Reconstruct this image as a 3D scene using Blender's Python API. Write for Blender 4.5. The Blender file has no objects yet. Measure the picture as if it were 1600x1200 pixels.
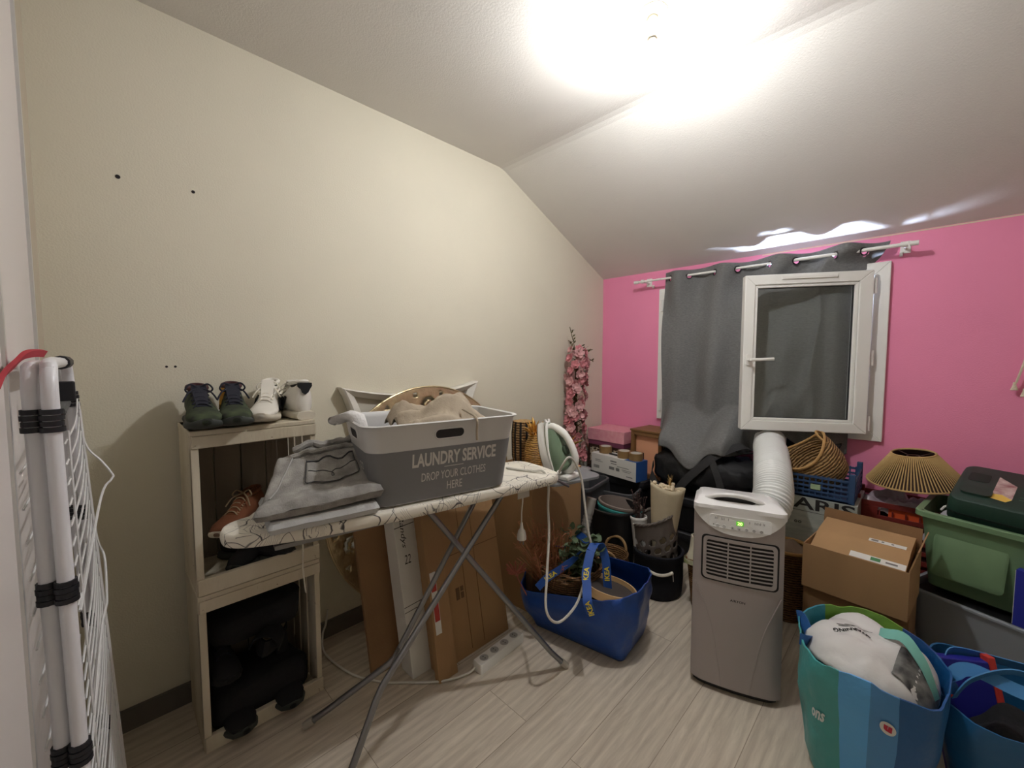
import bpy, bmesh, math, random
from mathutils import Vector, Matrix, noise
random.seed(7)
SC = bpy.context.scene
COL = SC.collection
# ------------------------------------------------------------------ camera, world, light, exposure
cd = bpy.data.cameras.new('camera'); cam = bpy.data.objects.new('camera', cd); COL.objects.link(cam)
cd.sensor_fit = 'HORIZONTAL'; cd.sensor_width = 36.0; cd.lens = 36.0 * 636.93 / 1600.0
cd.clip_start = 0.01; cd.clip_end = 60
cam.location = (1.8697, -2.9529, 1.27)
cam.rotation_euler = (math.radians(90 - 3.512), 0, math.radians(44.821))
SC.camera = cam
w = bpy.data.worlds.new('world'); SC.world = w; w.use_nodes = True
w.node_tree.nodes['Background'].inputs[0].default_value = (0.02, 0.03, 0.06, 1)
w.node_tree.nodes['Background'].inputs[1].default_value = 0.4
SC.view_settings.view_transform = 'Standard'; SC.view_settings.look = 'None'
SC.view_settings.gamma = 1.0; SC.view_settings.use_curve_mapping = False
SC.view_settings.exposure = 1.9
BULB_POWER = 232.0       # emission strength of the bare bulb on the ceiling
OUT_POWER = 7.0          # cool lamp light in the open window, behind the curtain
ld = bpy.data.lights.new('window_glow', 'AREA'); ld.shape = 'RECTANGLE'; ld.size = 0.22; ld.size_y = 0.06
ld.energy = OUT_POWER; ld.color = (0.62, 0.74, 1.0)
lo = bpy.data.objects.new('window_glow', ld); COL.objects.link(lo)
ld.spread = math.radians(95)
lo.location = (1.30, 0.05, 1.15); lo.rotation_euler = (math.radians(170), 0, 0)

# ------------------------------------------------------------------ materials
def lin(c):
    out = []
    for v in c[:3]:
        v = v / 255.0
        out.append(v / 12.92 if v <= 0.04045 else ((v + 0.055) / 1.055) ** 2.4)
    return tuple(out) + (1,)
MATS = {}
def mat(name, col, rough=0.6, metal=0.0, var=0.0, vscale=8.0, bump=0.0, bscale=60.0, stretch=(1, 1, 1), col2=None, spec=None, sheen=0):
    if name in MATS: return MATS[name]
    m = bpy.data.materials.new(name); m.use_nodes = True; MATS[name] = m
    nt = m.node_tree; b = nt.nodes['Principled BSDF']
    b.inputs['Base Color'].default_value = lin(col); b.inputs['Roughness'].default_value = rough
    b.inputs['Metallic'].default_value = metal
    if spec is not None: b.inputs['Specular IOR Level'].default_value = spec
    if sheen: b.inputs['Sheen Weight'].default_value = sheen
    if var or bump or col2:
        tc = nt.nodes.new('ShaderNodeTexCoord'); mp = nt.nodes.new('ShaderNodeMapping')
        mp.inputs['Scale'].default_value = stretch
        nt.links.new(tc.outputs['Object'], mp.inputs[0])
    if var or col2:
        n = nt.nodes.new('ShaderNodeTexNoise'); n.inputs['Scale'].default_value = vscale; n.inputs['Detail'].default_value = 4
        nt.links.new(mp.outputs[0], n.inputs['Vector'])
        r = nt.nodes.new('ShaderNodeValToRGB'); nt.links.new(n.outputs[0], r.inputs[0])
        r.color_ramp.elements[0].position = 0.3; r.color_ramp.elements[1].position = 0.7
        c = lin(col)
        if col2: a, z = lin(col2), c
        else:
            a = tuple(max(0, x * (1 - var)) for x in c[:3]) + (1,); z = tuple(min(1, x * (1 + var)) for x in c[:3]) + (1,)
        r.color_ramp.elements[0].color = a; r.color_ramp.elements[1].color = z
        nt.links.new(r.outputs[0], b.inputs['Base Color'])
    if bump:
        n2 = nt.nodes.new('ShaderNodeTexNoise'); n2.inputs['Scale'].default_value = bscale; n2.inputs['Detail'].default_value = 3
        nt.links.new(mp.outputs[0], n2.inputs['Vector'])
        bp = nt.nodes.new('ShaderNodeBump'); bp.inputs['Strength'].default_value = bump; bp.inputs['Distance'].default_value = 0.01
        nt.links.new(n2.outputs[0], bp.inputs['Height']); nt.links.new(bp.outputs[0], b.inputs['Normal'])
    return m
def weave(name, c1, c2, scale=60, scale2=None, rough=0.8, bump=0.6, dist=3.0, axis='Z'):
    """plaited grass: bands along Z crossed by a noisy second wave"""
    m = bpy.data.materials.new(name); m.use_nodes = True; MATS[name] = m
    nt = m.node_tree; b = nt.nodes['Principled BSDF']; b.inputs['Roughness'].default_value = rough
    tc = nt.nodes.new('ShaderNodeTexCoord')
    wv = nt.nodes.new('ShaderNodeTexWave'); wv.bands_direction = axis; wv.inputs['Scale'].default_value = scale
    wv.inputs['Distortion'].default_value = dist; wv.inputs['Detail'].default_value = 2; wv.inputs['Detail Scale'].default_value = 2.5
    no = nt.nodes.new('ShaderNodeTexNoise'); no.inputs['Scale'].default_value = scale2 or scale * 2.2; no.inputs['Detail'].default_value = 3
    nt.links.new(tc.outputs['Object'], wv.inputs[0]); nt.links.new(tc.outputs['Object'], no.inputs[0])
    mx = nt.nodes.new('ShaderNodeMath'); mx.operation = 'MULTIPLY'
    nt.links.new(wv.outputs[0], mx.inputs[0]); nt.links.new(no.outputs[0], mx.inputs[1])
    ad = nt.nodes.new('ShaderNodeMath'); ad.operation = 'MULTIPLY'; ad.inputs[1].default_value = 1.7
    nt.links.new(mx.outputs[0], ad.inputs[0])
    r = nt.nodes.new('ShaderNodeValToRGB'); nt.links.new(ad.outputs[0], r.inputs[0])
    r.color_ramp.elements[0].color = lin(c1); r.color_ramp.elements[1].color = lin(c2)
    nt.links.new(r.outputs[0], b.inputs['Base Color'])
    bp = nt.nodes.new('ShaderNodeBump'); bp.inputs['Strength'].default_value = bump; bp.inputs['Distance'].default_value = 0.01
    nt.links.new(ad.outputs[0], bp.inputs['Height']); nt.links.new(bp.outputs[0], b.inputs['Normal'])
    return m
def emis(name, col, st):
    m = bpy.data.materials.new(name); m.use_nodes = True
    b = m.node_tree.nodes['Principled BSDF']; b.inputs['Base Color'].default_value = lin(col)
    b.inputs['Emission Color'].default_value = lin(col); b.inputs['Emission Strength'].default_value = st
    MATS[name] = m; return m
def glassy(name, tint=(1, 1, 1), gloss=0.12, rough=0.02):
    m = bpy.data.materials.new(name); m.use_nodes = True; nt = m.node_tree
    out = nt.nodes['Material Output']; nt.nodes.remove(nt.nodes['Principled BSDF'])
    t = nt.nodes.new('ShaderNodeBsdfTransparent'); t.inputs[0].default_value = tuple(tint) + (1,)
    g = nt.nodes.new('ShaderNodeBsdfGlossy'); g.inputs['Roughness'].default_value = rough
    fr = nt.nodes.new('ShaderNodeLayerWeight'); fr.inputs[0].default_value = .5; pw = nt.nodes.new('ShaderNodeMath'); pw.operation = 'POWER'; pw.inputs[1].default_value = 4.0; nt.links.new(fr.outputs['Facing'], pw.inputs[0]); fr = pw
    ad = nt.nodes.new('ShaderNodeMath'); ad.operation = 'ADD'; ad.inputs[1].default_value = gloss * 0.2; ad.use_clamp = True
    nt.links.new(fr.outputs[0], ad.inputs[0])
    mx = nt.nodes.new('ShaderNodeMixShader'); nt.links.new(ad.outputs[0], mx.inputs[0])
    nt.links.new(t.outputs[0], mx.inputs[1]); nt.links.new(g.outputs[0], mx.inputs[2]); nt.links.new(mx.outputs[0], out.inputs[0])
    MATS[name] = m; return m
def frosted(name, col, mixf=0.5, rough=0.4):
    m = bpy.data.materials.new(name); m.use_nodes = True; nt = m.node_tree
    out = nt.nodes['Material Output']; b = nt.nodes['Principled BSDF']
    b.inputs['Base Color'].default_value = lin(col); b.inputs['Roughness'].default_value = rough
    t = nt.nodes.new('ShaderNodeBsdfTransparent'); t.inputs[0].default_value = (0.9, 0.92, 0.95, 1)
    mx = nt.nodes.new('ShaderNodeMixShader'); mx.inputs[0].default_value = mixf
    nt.links.new(t.outputs[0], mx.inputs[1]); nt.links.new(b.outputs[0], mx.inputs[2]); nt.links.new(mx.outputs[0], out.inputs[0])
    MATS[name] = m; return m

# ------------------------------------------------------------------ geometry
def rrect(w, d, r, n=5):
    """rounded rectangle outline, counter clockwise, centred"""
    r = max(1e-4, min(r, w / 2 - 1e-4, d / 2 - 1e-4)); pts = []
    for cx, cy, a0 in ((w/2-r, d/2-r, 0), (-w/2+r, d/2-r, 90), (-w/2+r, -d/2+r, 180), (w/2-r, -d/2+r, 270)):
        for k in range(n + 1):
            a = math.radians(a0 + 90.0 * k / n); pts.append((cx + r*math.cos(a), cy + r*math.sin(a)))
    return pts
def circ(r, n=32, r2=None):
    r2 = r if r2 is None else r2
    return [(r*math.cos(2*math.pi*k/n), r2*math.sin(2*math.pi*k/n)) for k in range(n)]
def at_z(pts, z, cx=0, cy=0): return [Vector((x + cx, y + cy, z)) for x, y in pts]
def spline(pts, n=8):
    P = [Vector(p) for p in pts]; out = []
    for i in range(len(P) - 1):
        p0 = P[max(i-1, 0)]; p1 = P[i]; p2 = P[i+1]; p3 = P[min(i+2, len(P)-1)]
        for k in range(n):
            t = k / n
            out.append(0.5*((2*p1)+(p2-p0)*t+(2*p0-5*p1+4*p2-p3)*t*t+(-p0+3*p1-3*p2+p3)*t**3))
    out.append(P[-1]); return out
def dens(pts, step=.012):
    out = []
    for i in range(len(pts)):
        a, b = pts[i], pts[(i+1) % len(pts)]; n = max(1, int(math.hypot(b[0]-a[0], b[1]-a[1]) / step))
        out += [(a[0] + (b[0]-a[0])*k/n, a[1] + (b[1]-a[1])*k/n) for k in range(n)]
    return out
class G:
    def __init__(s): s.v = []; s.f = []; s.m = []; s.mi = 0
    def add(s, vs, fs):
        o = len(s.v); s.v += [Vector(p) for p in vs]; s.f += [tuple(i + o for i in f) for f in fs]; s.m += [s.mi] * len(fs); return s
    def box(s, x0, x1, y0, y1, z0, z1, M=None):
        vs = [Vector((x, y, z)) for z in (z0, z1) for x, y in ((x0, y0), (x1, y0), (x1, y1), (x0, y1))]
        if M: vs = [M @ p for p in vs]
        return s.add(vs, [(3,2,1,0), (4,5,6,7), (0,1,5,4), (1,2,6,5), (2,3,7,6), (3,0,4,7)])
    def beam(s, a, b, w, h, up=(0, 0, 1)):
        a, b = Vector(a), Vector(b); d = (b - a).normalized(); u = Vector(up); r = d.cross(u).normalized(); u = r.cross(d)
        rings = [[p + r*x + u*y for x, y in ((-w/2,-h/2),(w/2,-h/2),(w/2,h/2),(-w/2,h/2))] for p in (a, b)]
        return s.loft(rings)
    def loft(s, rings, cap0=True, cap1=True, closed=True):
        n = len(rings[0]); vs = [p for r in rings for p in r]; fs = []
        for i in range(len(rings) - 1):
            for j in range(n if closed else n - 1):
                k = (j + 1) % n; fs.append((i*n+j, i*n+k, (i+1)*n+k, (i+1)*n+j))
        if cap0: fs.append(tuple(range(n - 1, -1, -1)))
        if cap1: fs.append(tuple((len(rings)-1)*n + j for j in range(n)))
        return s.add(vs, fs)
    def tube(s, pts, r, n=8, cap=True, closed=False, flat=None):
        P = [Vector(p) for p in pts]; L = len(P)
        R = r if isinstance(r, (list, tuple)) else [r] * L
        rings = []; u = None
        for i in range(L):
            if closed: d = P[(i+1) % L] - P[i-1]
            else: d = P[min(i+1, L-1)] - P[max(i-1, 0)]
            if d.length < 1e-9: d = Vector((0, 0, 1))
            d.normalize()
            if u is None:
                u = Vector((0, 0, 1)) if abs(d.z) < 0.9 else Vector((1, 0, 0))
            u = (u - d * u.dot(d))
            if u.length < 1e-6: u = d.orthogonal()
            u.normalize(); v = d.cross(u)
            fl = flat or 1.0
            rings.append([P[i] + (u*math.cos(2*math.pi*k/n)*fl + v*math.sin(2*math.pi*k/n)) * R[i] for k in range(n)])
        if closed: rings.append(rings[0]); return s.loft(rings, False, False)
        return s.loft(rings, cap, cap)
    def ribbon(s, pts, w, nrm, t=0.002):
        """flat strap through pts; nrm gives the width direction at each point (or one for all)"""
        P = [Vector(p) for p in pts]; rings = []
        for i, p in enumerate(P):
            wd = Vector(nrm[i] if isinstance(nrm, list) else nrm).normalized()
            d = (P[min(i+1, len(P)-1)] - P[max(i-1, 0)]).normalized(); wd = (wd - d*wd.dot(d)).normalized(); up = d.cross(wd)
            rings.append([p - wd*w/2 - up*t/2, p + wd*w/2 - up*t/2, p + wd*w/2 + up*t/2, p - wd*w/2 + up*t/2])
        return s.loft(rings)
    def lathe(s, prof, n=32, c=(0, 0, 0), cap0=True, cap1=True):
        return s.loft([at_z(circ(max(r, 1e-4), n), z + c[2], c[0], c[1]) for r, z in prof], cap0, cap1)
    def sphere(s, c, r, n=10, sc=(1, 1, 1)):
        c = Vector(c); rings = []
        for i in range(1, n):
            a = math.pi * i / n; rr = math.sin(a) * r; z = -math.cos(a) * r
            rings.append([c + Vector((rr*math.cos(2*math.pi*k/(2*n))*sc[0], rr*math.sin(2*math.pi*k/(2*n))*sc[1], z*sc[2])) for k in range(2*n)])
        return s.loft(rings)
    def grid(s, fn, nu, nv, skip=None):
        vs = [Vector(fn(i / nu, j / nv)) for j in range(nv + 1) for i in range(nu + 1)]
        fs = []
        for j in range(nv):
            for i in range(nu):
                if skip and skip((i + .5) / nu, (j + .5) / nv): continue
                a = j*(nu+1)+i; fs.append((a, a+1, a+nu+2, a+nu+1))
        return s.add(vs, fs)
    def prism(s, poly, z0, z1, M=None):
        n = len(poly); vs = [Vector((x, y, z)) for z in (z0, z1) for x, y in poly]
        if M: vs = [M @ p for p in vs]
        return s.add(vs, [tuple(range(n-1, -1, -1)), tuple(range(n, 2*n))] + [(i, (i+1) % n, n+(i+1) % n, n+i) for i in range(n)])
    def shell(s, outline, z0, z1, t=0.004, lip=0.0, lz=0.01, taper=1.0, outfn=None, steps=6, floor=0.006):
        """open container: outline(k) -> ring points (2D) for height fraction k"""
        ks = [i / steps for i in range(steps + 1)]
        f = outfn
        rings = [at_z(f(k, 0), z0 + (z1 - z0)*k) for k in ks]
        if lip: rings += [at_z(f(1, lip), z1 - lz), at_z(f(1, lip), z1)]
        else: rings += [at_z(f(1, 0), z1)]
        rings += [at_z(f(k, -t), z0 + floor + (z1 - z0 - floor)*k) for k in reversed(ks)]
        return s.loft(rings)
    def move(s, M):
        s.v = [M @ p for p in s.v]; return s
    def jitter(s, amp, sc, seed=0, axes=(1, 1, 1)):
        o = Vector((seed*7.1, seed*3.3, seed*1.7))
        s.v = [p + Vector(tuple(a*b for a, b in zip(noise.noise_vector(p*sc + o) * amp, axes))) for p in s.v]; return s
    def build(s, name, m, parent=None, smooth=False, bevel=0.0, world=False, sub=0, angle=None, solid=0.0):
        me = bpy.data.meshes.new(name); vs = s.v
        if world and parent is not None:
            I = wm(parent).inverted(); vs = [I @ p for p in vs]
        me.from_pydata([tuple(p) for p in vs], [], s.f)
        for mm in (m if isinstance(m, (list, tuple)) else [m]): me.materials.append(mm)
        for p, k in zip(me.polygons, s.m): p.material_index = k
        bm = bmesh.new(); bm.from_mesh(me); bmesh.ops.recalc_face_normals(bm, faces=bm.faces); bm.to_mesh(me); bm.free()
        if smooth:
            for p in me.polygons: p.use_smooth = True
            if angle is None: angle = 40
            me.set_sharp_from_angle(angle=math.radians(angle))
        me.update()
        o = bpy.data.objects.new(name, me); COL.objects.link(o)
        if parent is not None: o.parent = parent
        if solid:
            md = o.modifiers.new('thick', 'SOLIDIFY'); md.thickness = solid; md.offset = 0
        if bevel:
            md = o.modifiers.new('bevel', 'BEVEL'); md.width = bevel; md.segments = 2; md.limit_method = 'ANGLE'; md.angle_limit = math.radians(50)
        if sub:
            md = o.modifiers.new('sub', 'SUBSURF'); md.levels = sub; md.render_levels = sub
        return o
def wm(o):
    m = Matrix.LocRotScale(o.location, o.rotation_euler, o.scale)
    return wm(o.parent) @ m if o.parent else m
def tag(o, label, cat, group=None):
    o['label'] = label; o['category'] = cat
    if group: o['group'] = group
    return o
def thing(name, label, cat, loc=(0, 0, 0), rz=0.0, group=None, rot=None):
    o = bpy.data.objects.new(name, None); COL.objects.link(o); o.empty_display_size = 0.05
    o.location = loc; o.rotation_euler = rot if rot else (0, 0, math.radians(rz))
    return tag(o, label, cat, group)
def struct(o): o['kind'] = 'structure'; return o
def dup(o, parent=None):
    c = o.copy(); COL.objects.link(c)
    if parent is not None: c.parent = parent
    for ch in list(o.children): dup(ch, c)
    return c
def text_verts(s, shear=0.0, bold=0.0):
    cu = bpy.data.curves.new('txt', 'FONT'); cu.body = s; cu.size = 1.0; cu.shear = shear; cu.offset = bold
    cu.resolution_u = 3
    o = bpy.data.objects.new('txt', cu); COL.objects.link(o); bpy.context.view_layer.update()
    me = bpy.data.meshes.new_from_object(o)
    vs = [v.co.copy() for v in me.vertices]; fs = [tuple(p.vertices) for p in me.polygons]
    bpy.data.objects.remove(o); bpy.data.curves.remove(cu); bpy.data.meshes.remove(me)
    x0 = min(v.x for v in vs); x1 = max(v.x for v in vs); y0 = min(v.y for v in vs); y1 = max(v.y for v in vs)
    return [((v.x-x0)/(x1-x0), (v.y-y0)/(y1-y0)) for v in vs], fs
def text(g, s, org, ex, ey, w, h, shear=0.0, bold=0.0, fn=None):
    """lettering filling w x h from the lower left corner org along ex, ey"""
    vs, fs = text_verts(s, shear, bold); org = Vector(org); ex = Vector(ex).normalized(); ey = Vector(ey).normalized()
    if fn: g.add([fn(u, v) for u, v in vs], fs)
    else: g.add([org + ex*(u*w) + ey*(v*h) for u, v in vs], fs)
    return g
def Rz(a): return Matrix.Rotation(math.radians(a), 4, 'Z')
def Rx(a): return Matrix.Rotation(math.radians(a), 4, 'X')
def Ry(a): return Matrix.Rotation(math.radians(a), 4, 'Y')
def T(x, y, z): return Matrix.Translation((x, y, z))
# ------------------------------------------------------------------ common materials
WHITEP = mat('white_plastic', (232, 230, 224), 0.35)
PVC = mat('white_window_plastic', (236, 235, 230), 0.3)
BLACKP = mat('black_plastic', (24, 24, 26), 0.45)
GREYP = mat('dark_grey_plastic', (74, 75, 78), 0.5, var=0.08)
BLACKF = mat('black_fabric', (22, 22, 25), 0.9, var=0.25, vscale=14, bump=0.3, bscale=50)
CARD = mat('brown_cardboard', (164, 129, 90), 0.85, var=0.07, vscale=6, bump=0.08, bscale=120, stretch=(1, 1, 0.2))
CARDD = mat('dark_cardboard', (140, 106, 72), 0.85, var=0.08, vscale=6, bump=0.08, bscale=120)
PAPER = mat('white_paper', (226, 224, 218), 0.7)
INK = mat('black_ink', (32, 30, 30), 0.6)
METAL = mat('grey_steel', (140, 140, 142), 0.32, 0.85)
CREAM = mat('cream_plastic', (236, 228, 205), 0.4)
BLUEB = mat('blue_bag_plastic', (22, 70, 150), 0.35, var=0.12, vscale=5, bump=0.5, bscale=14)
CORDW = mat('white_cord', (222, 219, 210), 0.6)
STRAW = weave('plaited_grass', (92, 66, 36), (196, 158, 104), 22, 60)
STRAWD = weave('dark_plaited_grass', (70, 46, 24), (160, 118, 70), 26, 70)

# ------------------------------------------------------------------ the room
def wallmat(name, col, top=None):
    m = mat(name, col, 0.75, var=0.02, vscale=3, bump=0.12, bscale=170)
    return m
WB = wallmat('beige_paint', (219, 213, 193)); WP = wallmat('pink_paint', (243, 145, 182)); WC = wallmat('ceiling_paint', (224, 221, 214))
XR, YF, YC = 3.35, -3.55, -3.072
HC, HW, YS = 2.4443, 1.9244, -1.1569
def floor_mat():
    m = bpy.data.materials.new('oak_laminate'); m.use_nodes = True; nt = m.node_tree; b = nt.nodes['Principled BSDF']
    b.inputs['Roughness'].default_value = 0.5
    tc = nt.nodes.new('ShaderNodeTexCoord'); mp = nt.nodes.new('ShaderNodeMapping'); mp.inputs['Rotation'].default_value = (0, 0, math.radians(90))
    nt.links.new(tc.outputs['Object'], mp.inputs[0])
    br = nt.nodes.new('ShaderNodeTexBrick'); br.inputs['Scale'].default_value = 1.0; br.inputs['Brick Width'].default_value = 1.2
    br.inputs['Row Height'].default_value = 0.19; br.inputs['Mortar Size'].default_value = 0.0012; br.offset = 0.37
    br.inputs['Color1'].default_value = (0.35, 0.35, 0.35, 1); br.inputs['Color2'].default_value = (0.65, 0.65, 0.65, 1); br.inputs['Mortar'].default_value = (0, 0, 0, 1)
    nt.links.new(mp.outputs[0], br.inputs[0])
    # grain: long streaks along the planks, bent by a slow noise
    mp2 = nt.nodes.new('ShaderNodeMapping'); mp2.inputs['Scale'].default_value = (1.0, 0.09, 1.0); nt.links.new(tc.outputs['Object'], mp2.inputs[0])
    sh = nt.nodes.new('ShaderNodeVectorMath'); sh.operation = 'ADD'; nt.links.new(mp2.outputs[0], sh.inputs[0])
    sc = nt.nodes.new('ShaderNodeVectorMath'); sc.operation = 'SCALE'; sc.inputs['Scale'].default_value = 7.0
    nt.links.new(br.outputs['Color'], sc.inputs[0]); nt.links.new(sc.outputs[0], sh.inputs[1])
    n1 = nt.nodes.new('ShaderNodeTexNoise'); n1.inputs['Scale'].default_value = 60; n1.inputs['Detail'].default_value = 6; n1.inputs['Roughness'].default_value = 0.65; n1.inputs['Distortion'].default_value = 0.6
    nt.links.new(sh.outputs[0], n1.inputs[0])
    wv = nt.nodes.new('ShaderNodeTexWave'); wv.bands_direction = 'X'; wv.inputs['Scale'].default_value = 9; wv.inputs['Distortion'].default_value = 9; wv.inputs['Detail'].default_value = 2; wv.inputs['Detail Scale'].default_value = 1.2
    nt.links.new(sh.outputs[0], wv.inputs[0])
    mx = nt.nodes.new('ShaderNodeMix'); mx.inputs[0].default_value = 0.16; nt.links.new(n1.outputs[0], mx.inputs[2]); nt.links.new(wv.outputs[0], mx.inputs[3])
    r = nt.nodes.new('ShaderNodeValToRGB'); nt.links.new(mx.outputs[0], r.inputs[0])
    r.color_ramp.elements[0].position = 0.25; r.color_ramp.elements[0].color = lin((180, 167, 150)); r.color_ramp.elements[1].position = 0.72; r.color_ramp.elements[1].color = lin((222, 211, 193))
    mu = nt.nodes.new('ShaderNodeMix'); mu.data_type = 'RGBA'; mu.blend_type = 'MULTIPLY'; mu.inputs[0].default_value = 1.0
    r2 = nt.nodes.new('ShaderNodeValToRGB'); nt.links.new(br.outputs['Color'], r2.inputs[0])
    r2.color_ramp.elements[0].position = 0.0; r2.color_ramp.elements[0].color = (0.5, 0.46, 0.43, 1)
    r2.color_ramp.elements.new(0.3).color = (0.92, 0.915, 0.91, 1); r2.color_ramp.elements[-1].color = (1, 1, 1, 1); r2.color_ramp.elements[-1].position = 0.7
    nt.links.new(r.outputs[0], mu.inputs[6]); nt.links.new(r2.outputs[0], mu.inputs[7]); nt.links.new(mu.outputs[2], b.inputs['Base Color'])
    bp = nt.nodes.new('ShaderNodeBump'); bp.inputs['Strength'].default_value = 0.15; bp.inputs['Distance'].default_value = 0.004
    nt.links.new(mx.outputs[0], bp.inputs['Height']); nt.links.new(bp.outputs[0], b.inputs['Normal'])
    return m
struct(G().box(-0.1, XR + .1, YF - .1, 0.1, -0.06, 0).build('floor', floor_mat()))
prof = [(YF - .1, 0), (0.0, 0), (0.0, HW), (YS, HC), (YF - .1, HC)]
def side_wall(name, x0, x1, m):
    g = G(); n = len(prof); vs = [Vector((x, y, z)) for x in (x0, x1) for y, z in prof]
    g.add(vs, [tuple(range(n)), tuple(range(2*n-1, n-1, -1))] + [(i, (i+1) % n, n+(i+1) % n, n+i) for i in range(n)])
    return struct(g.build(name, m))
side_wall('wall_left', -0.1, 0, WB); side_wall('wall_right', XR, XR + .1, WB)
g = G()
for (y0, z0), (y1, z1) in (((YF - .1, HC), (YS - .03, HC)), ((YS - .03, HC), (YS, HC - .004)), ((YS, HC - .004), (YS + .03, HC - .0135)), ((YS + .03, HC - .0135), (0.1, HW - .0449))):
    g.add([(x, y, z + dz) for dz in (0, .1) for x, y, z in ((-.1, y0, z0), (XR + .1, y0, z0), (XR + .1, y1, z1), (-.1, y1, z1))],
          [(0, 1, 2, 3), (7, 6, 5, 4), (0, 4, 5, 1), (1, 5, 6, 2), (2, 6, 7, 3), (3, 7, 4, 0)])
struct(g.build('ceiling', WC))
# pink wall with the window opening
WX0, WX1, WZ0, WZ1 = 0.494, 1.751, 0.826, 1.782
g = G(); g.box(-.1, WX0 + .05, 0, .1, 0, HW + .02).box(WX1 - .05, XR + .1, 0, .1, 0, HW + .02)
g.box(WX0 + .05, WX1 - .05, 0, .1, 0, WZ0 + .05).box(WX0 + .05, WX1 - .05, 0, .1, WZ1 - .05, HW + .02)
struct(g.build('wall_back', WP))
struct(G().box(1.15, XR, -.0015, 0, HW - .008, HW - .002).build('trim_1', mat('bare_plaster', (226, 206, 184), 0.8)))
# closet side on the far left, and the wall behind the camera
g = G(); g.box(-.1, .22, YC - .1, YC, 0, HC); struct(g.build('wall_front', mat('greige_paint', (196, 186, 166), 0.75, bump=.1, bscale=160)))
g = G(); g.box(1.35, 1.45, YF, YC - .03, 0, HC).box(1.35, XR, YF - .1, YF, 0, HC).box(.22, 1.45, YC - .12, YC - .05, 0, HC)
struct(g.build('wall_front_alcove', WB))
d1 = bpy.data.objects.new('door_1', None); COL.objects.link(d1); d1.location = (.22, YC, 0); struct(d1)
G().box(.262, .875, YC - .03, YC, .02, HC).build('door_panel', mat('white_door_panel', (224, 218, 214), 0.4), d1, world=True)
G().box(.875, 1.35, YC - .03, YC + .012, .02, HC).build('door_panel', MATS['white_door_panel'], d1, world=True, bevel=.004)
G().box(.24, .262, YC - .03, YC + .006, 0, HC).build('door_stile', mat('pale_aluminium', (214, 214, 212), 0.3, 0.6), d1, world=True)
G().box(.862, .877, YC, YC + .016, .02, HC).build('door_stile', MATS['pale_aluminium'], d1, world=True)
BB = mat('dark_baseboard', (104, 97, 90), 0.6, var=.1)
struct(G().box(0, .013, YC, 0, 0, .075).build('baseboard_left', BB)); struct(G().box(.013, XR, -.013, 0, 0, .075).build('baseboard_back', BB))
# small drilled holes in the beige wall
HOLE = mat('dark_hole', (30, 26, 30), 0.9)
for y, z, r, w_ in ((-2.889, 1.861, .0065, 'dark plug hole in beige wall, higher left of the upper two'), (-2.694, 1.868, .0055, 'dark plug hole in beige wall, upper right one'),
                 (-2.792, 1.243, .004, 'small screw hole in beige wall above the shoe crate, left of a close pair'), (-2.768, 1.243, .004, 'small screw hole in beige wall above the shoe crate, right of a close pair')):
    tag(G().loft([[Vector((x, y + a, z + b)) for a, b in circ(r, 12)] for x in (-.004, .0012)]).build('screw_hole', HOLE), w_, 'hole', 'holes in the beige wall')

# ------------------------------------------------------------------ window
win = bpy.data.objects.new('window_1', None); COL.objects.link(win); win.location = (1.12, 0, WZ0); struct(win)
def frame(g, x0, x1, z0, z1, y0, y1, wl, wr, wb, wt):
    # mitred rectangular frame
    o = [(x0, z0), (x1, z0), (x1, z1), (x0, z1)]; i = [(x0 + wl, z0 + wb), (x1 - wr, z0 + wb), (x1 - wr, z1 - wt), (x0 + wl, z1 - wt)]
    for k in range(4):
        l = (k + 1) % 4
        q = [o[k], o[l], i[l], i[k]]
        vs = [Vector((x, y, z)) for y in (y0, y1) for x, z in q]
        g.add(vs, [(0, 1, 2, 3), (7, 6, 5, 4), (0, 4, 5, 1), (1, 5, 6, 2), (2, 6, 7, 3), (3, 7, 4, 0)])
    return g
frame(G(), WX0, WX1, WZ0, WZ1, -.028, .06, .065, .065, .065, .065).build('window_frame', PVC, win, bevel=.003, world=True)
# closed left sash behind the curtain
ls = frame(G(), WX0 + .045, 1.12, WZ0 + .05, WZ1 - .05, -.048, .01, .07, .07, .075, .07).build('window_sash', PVC, win, bevel=.004, world=True)
GLASS = glassy('window_glass', (.93, .95, .95), 0.25)
G().box(WX0 + .11, 1.06, -.014, -.008, WZ0 + .12, WZ1 - .115).build('glass_pane', GLASS, ls, world=True)
for z in (.93, 1.28, 1.66):
    G().lathe([(.008, z - .04), (.008, z + .04)], 12, (WX0 + .03, -.04, 0)).build('hinge', PVC, win, smooth=True, world=True)
    G().lathe([(.009, z - .045), (.009, z + .035)], 12, (1.694, -.062, 0)).build('hinge', PVC, win, smooth=True, world=True)
# right sash, swung open about 30 degrees into the room
sash = bpy.data.objects.new('window_sash', None); COL.objects.link(sash); sash.parent = win
sash.location = (1.68 - 1.12, -.06, 0); sash.rotation_euler = (0, 0, math.radians(30))
z0, z1 = .042, .909
frame(G(), -.61, -.004, z0, z1, -.03, .028, .052, .062, .055, .055).build('sash_frame', PVC, sash, bevel=.004)
g = frame(G(), -.558, -.066, z0 + .055, z1 - .055, -.022, .02, .016, .016, .016, .016); g.build('glazing_bead', PVC, sash, bevel=.004)
G().box(-.545, -.08, -.006, .002, z0 + .068, z1 - .068).build('glass_pane', GLASS, sash)
frame(G(), -.545, -.08, z0 + .068, z1 - .068, -.008, .004, .006, .006, .006, .006).build('seal', mat('dark_seal', (40, 42, 45), .7), sash)
G().box(-.43, -.17, -.038, -.03, z1 - .03, z1 - .014).build('trickle_vent', WHITEP, sash, bevel=.002)
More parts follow.
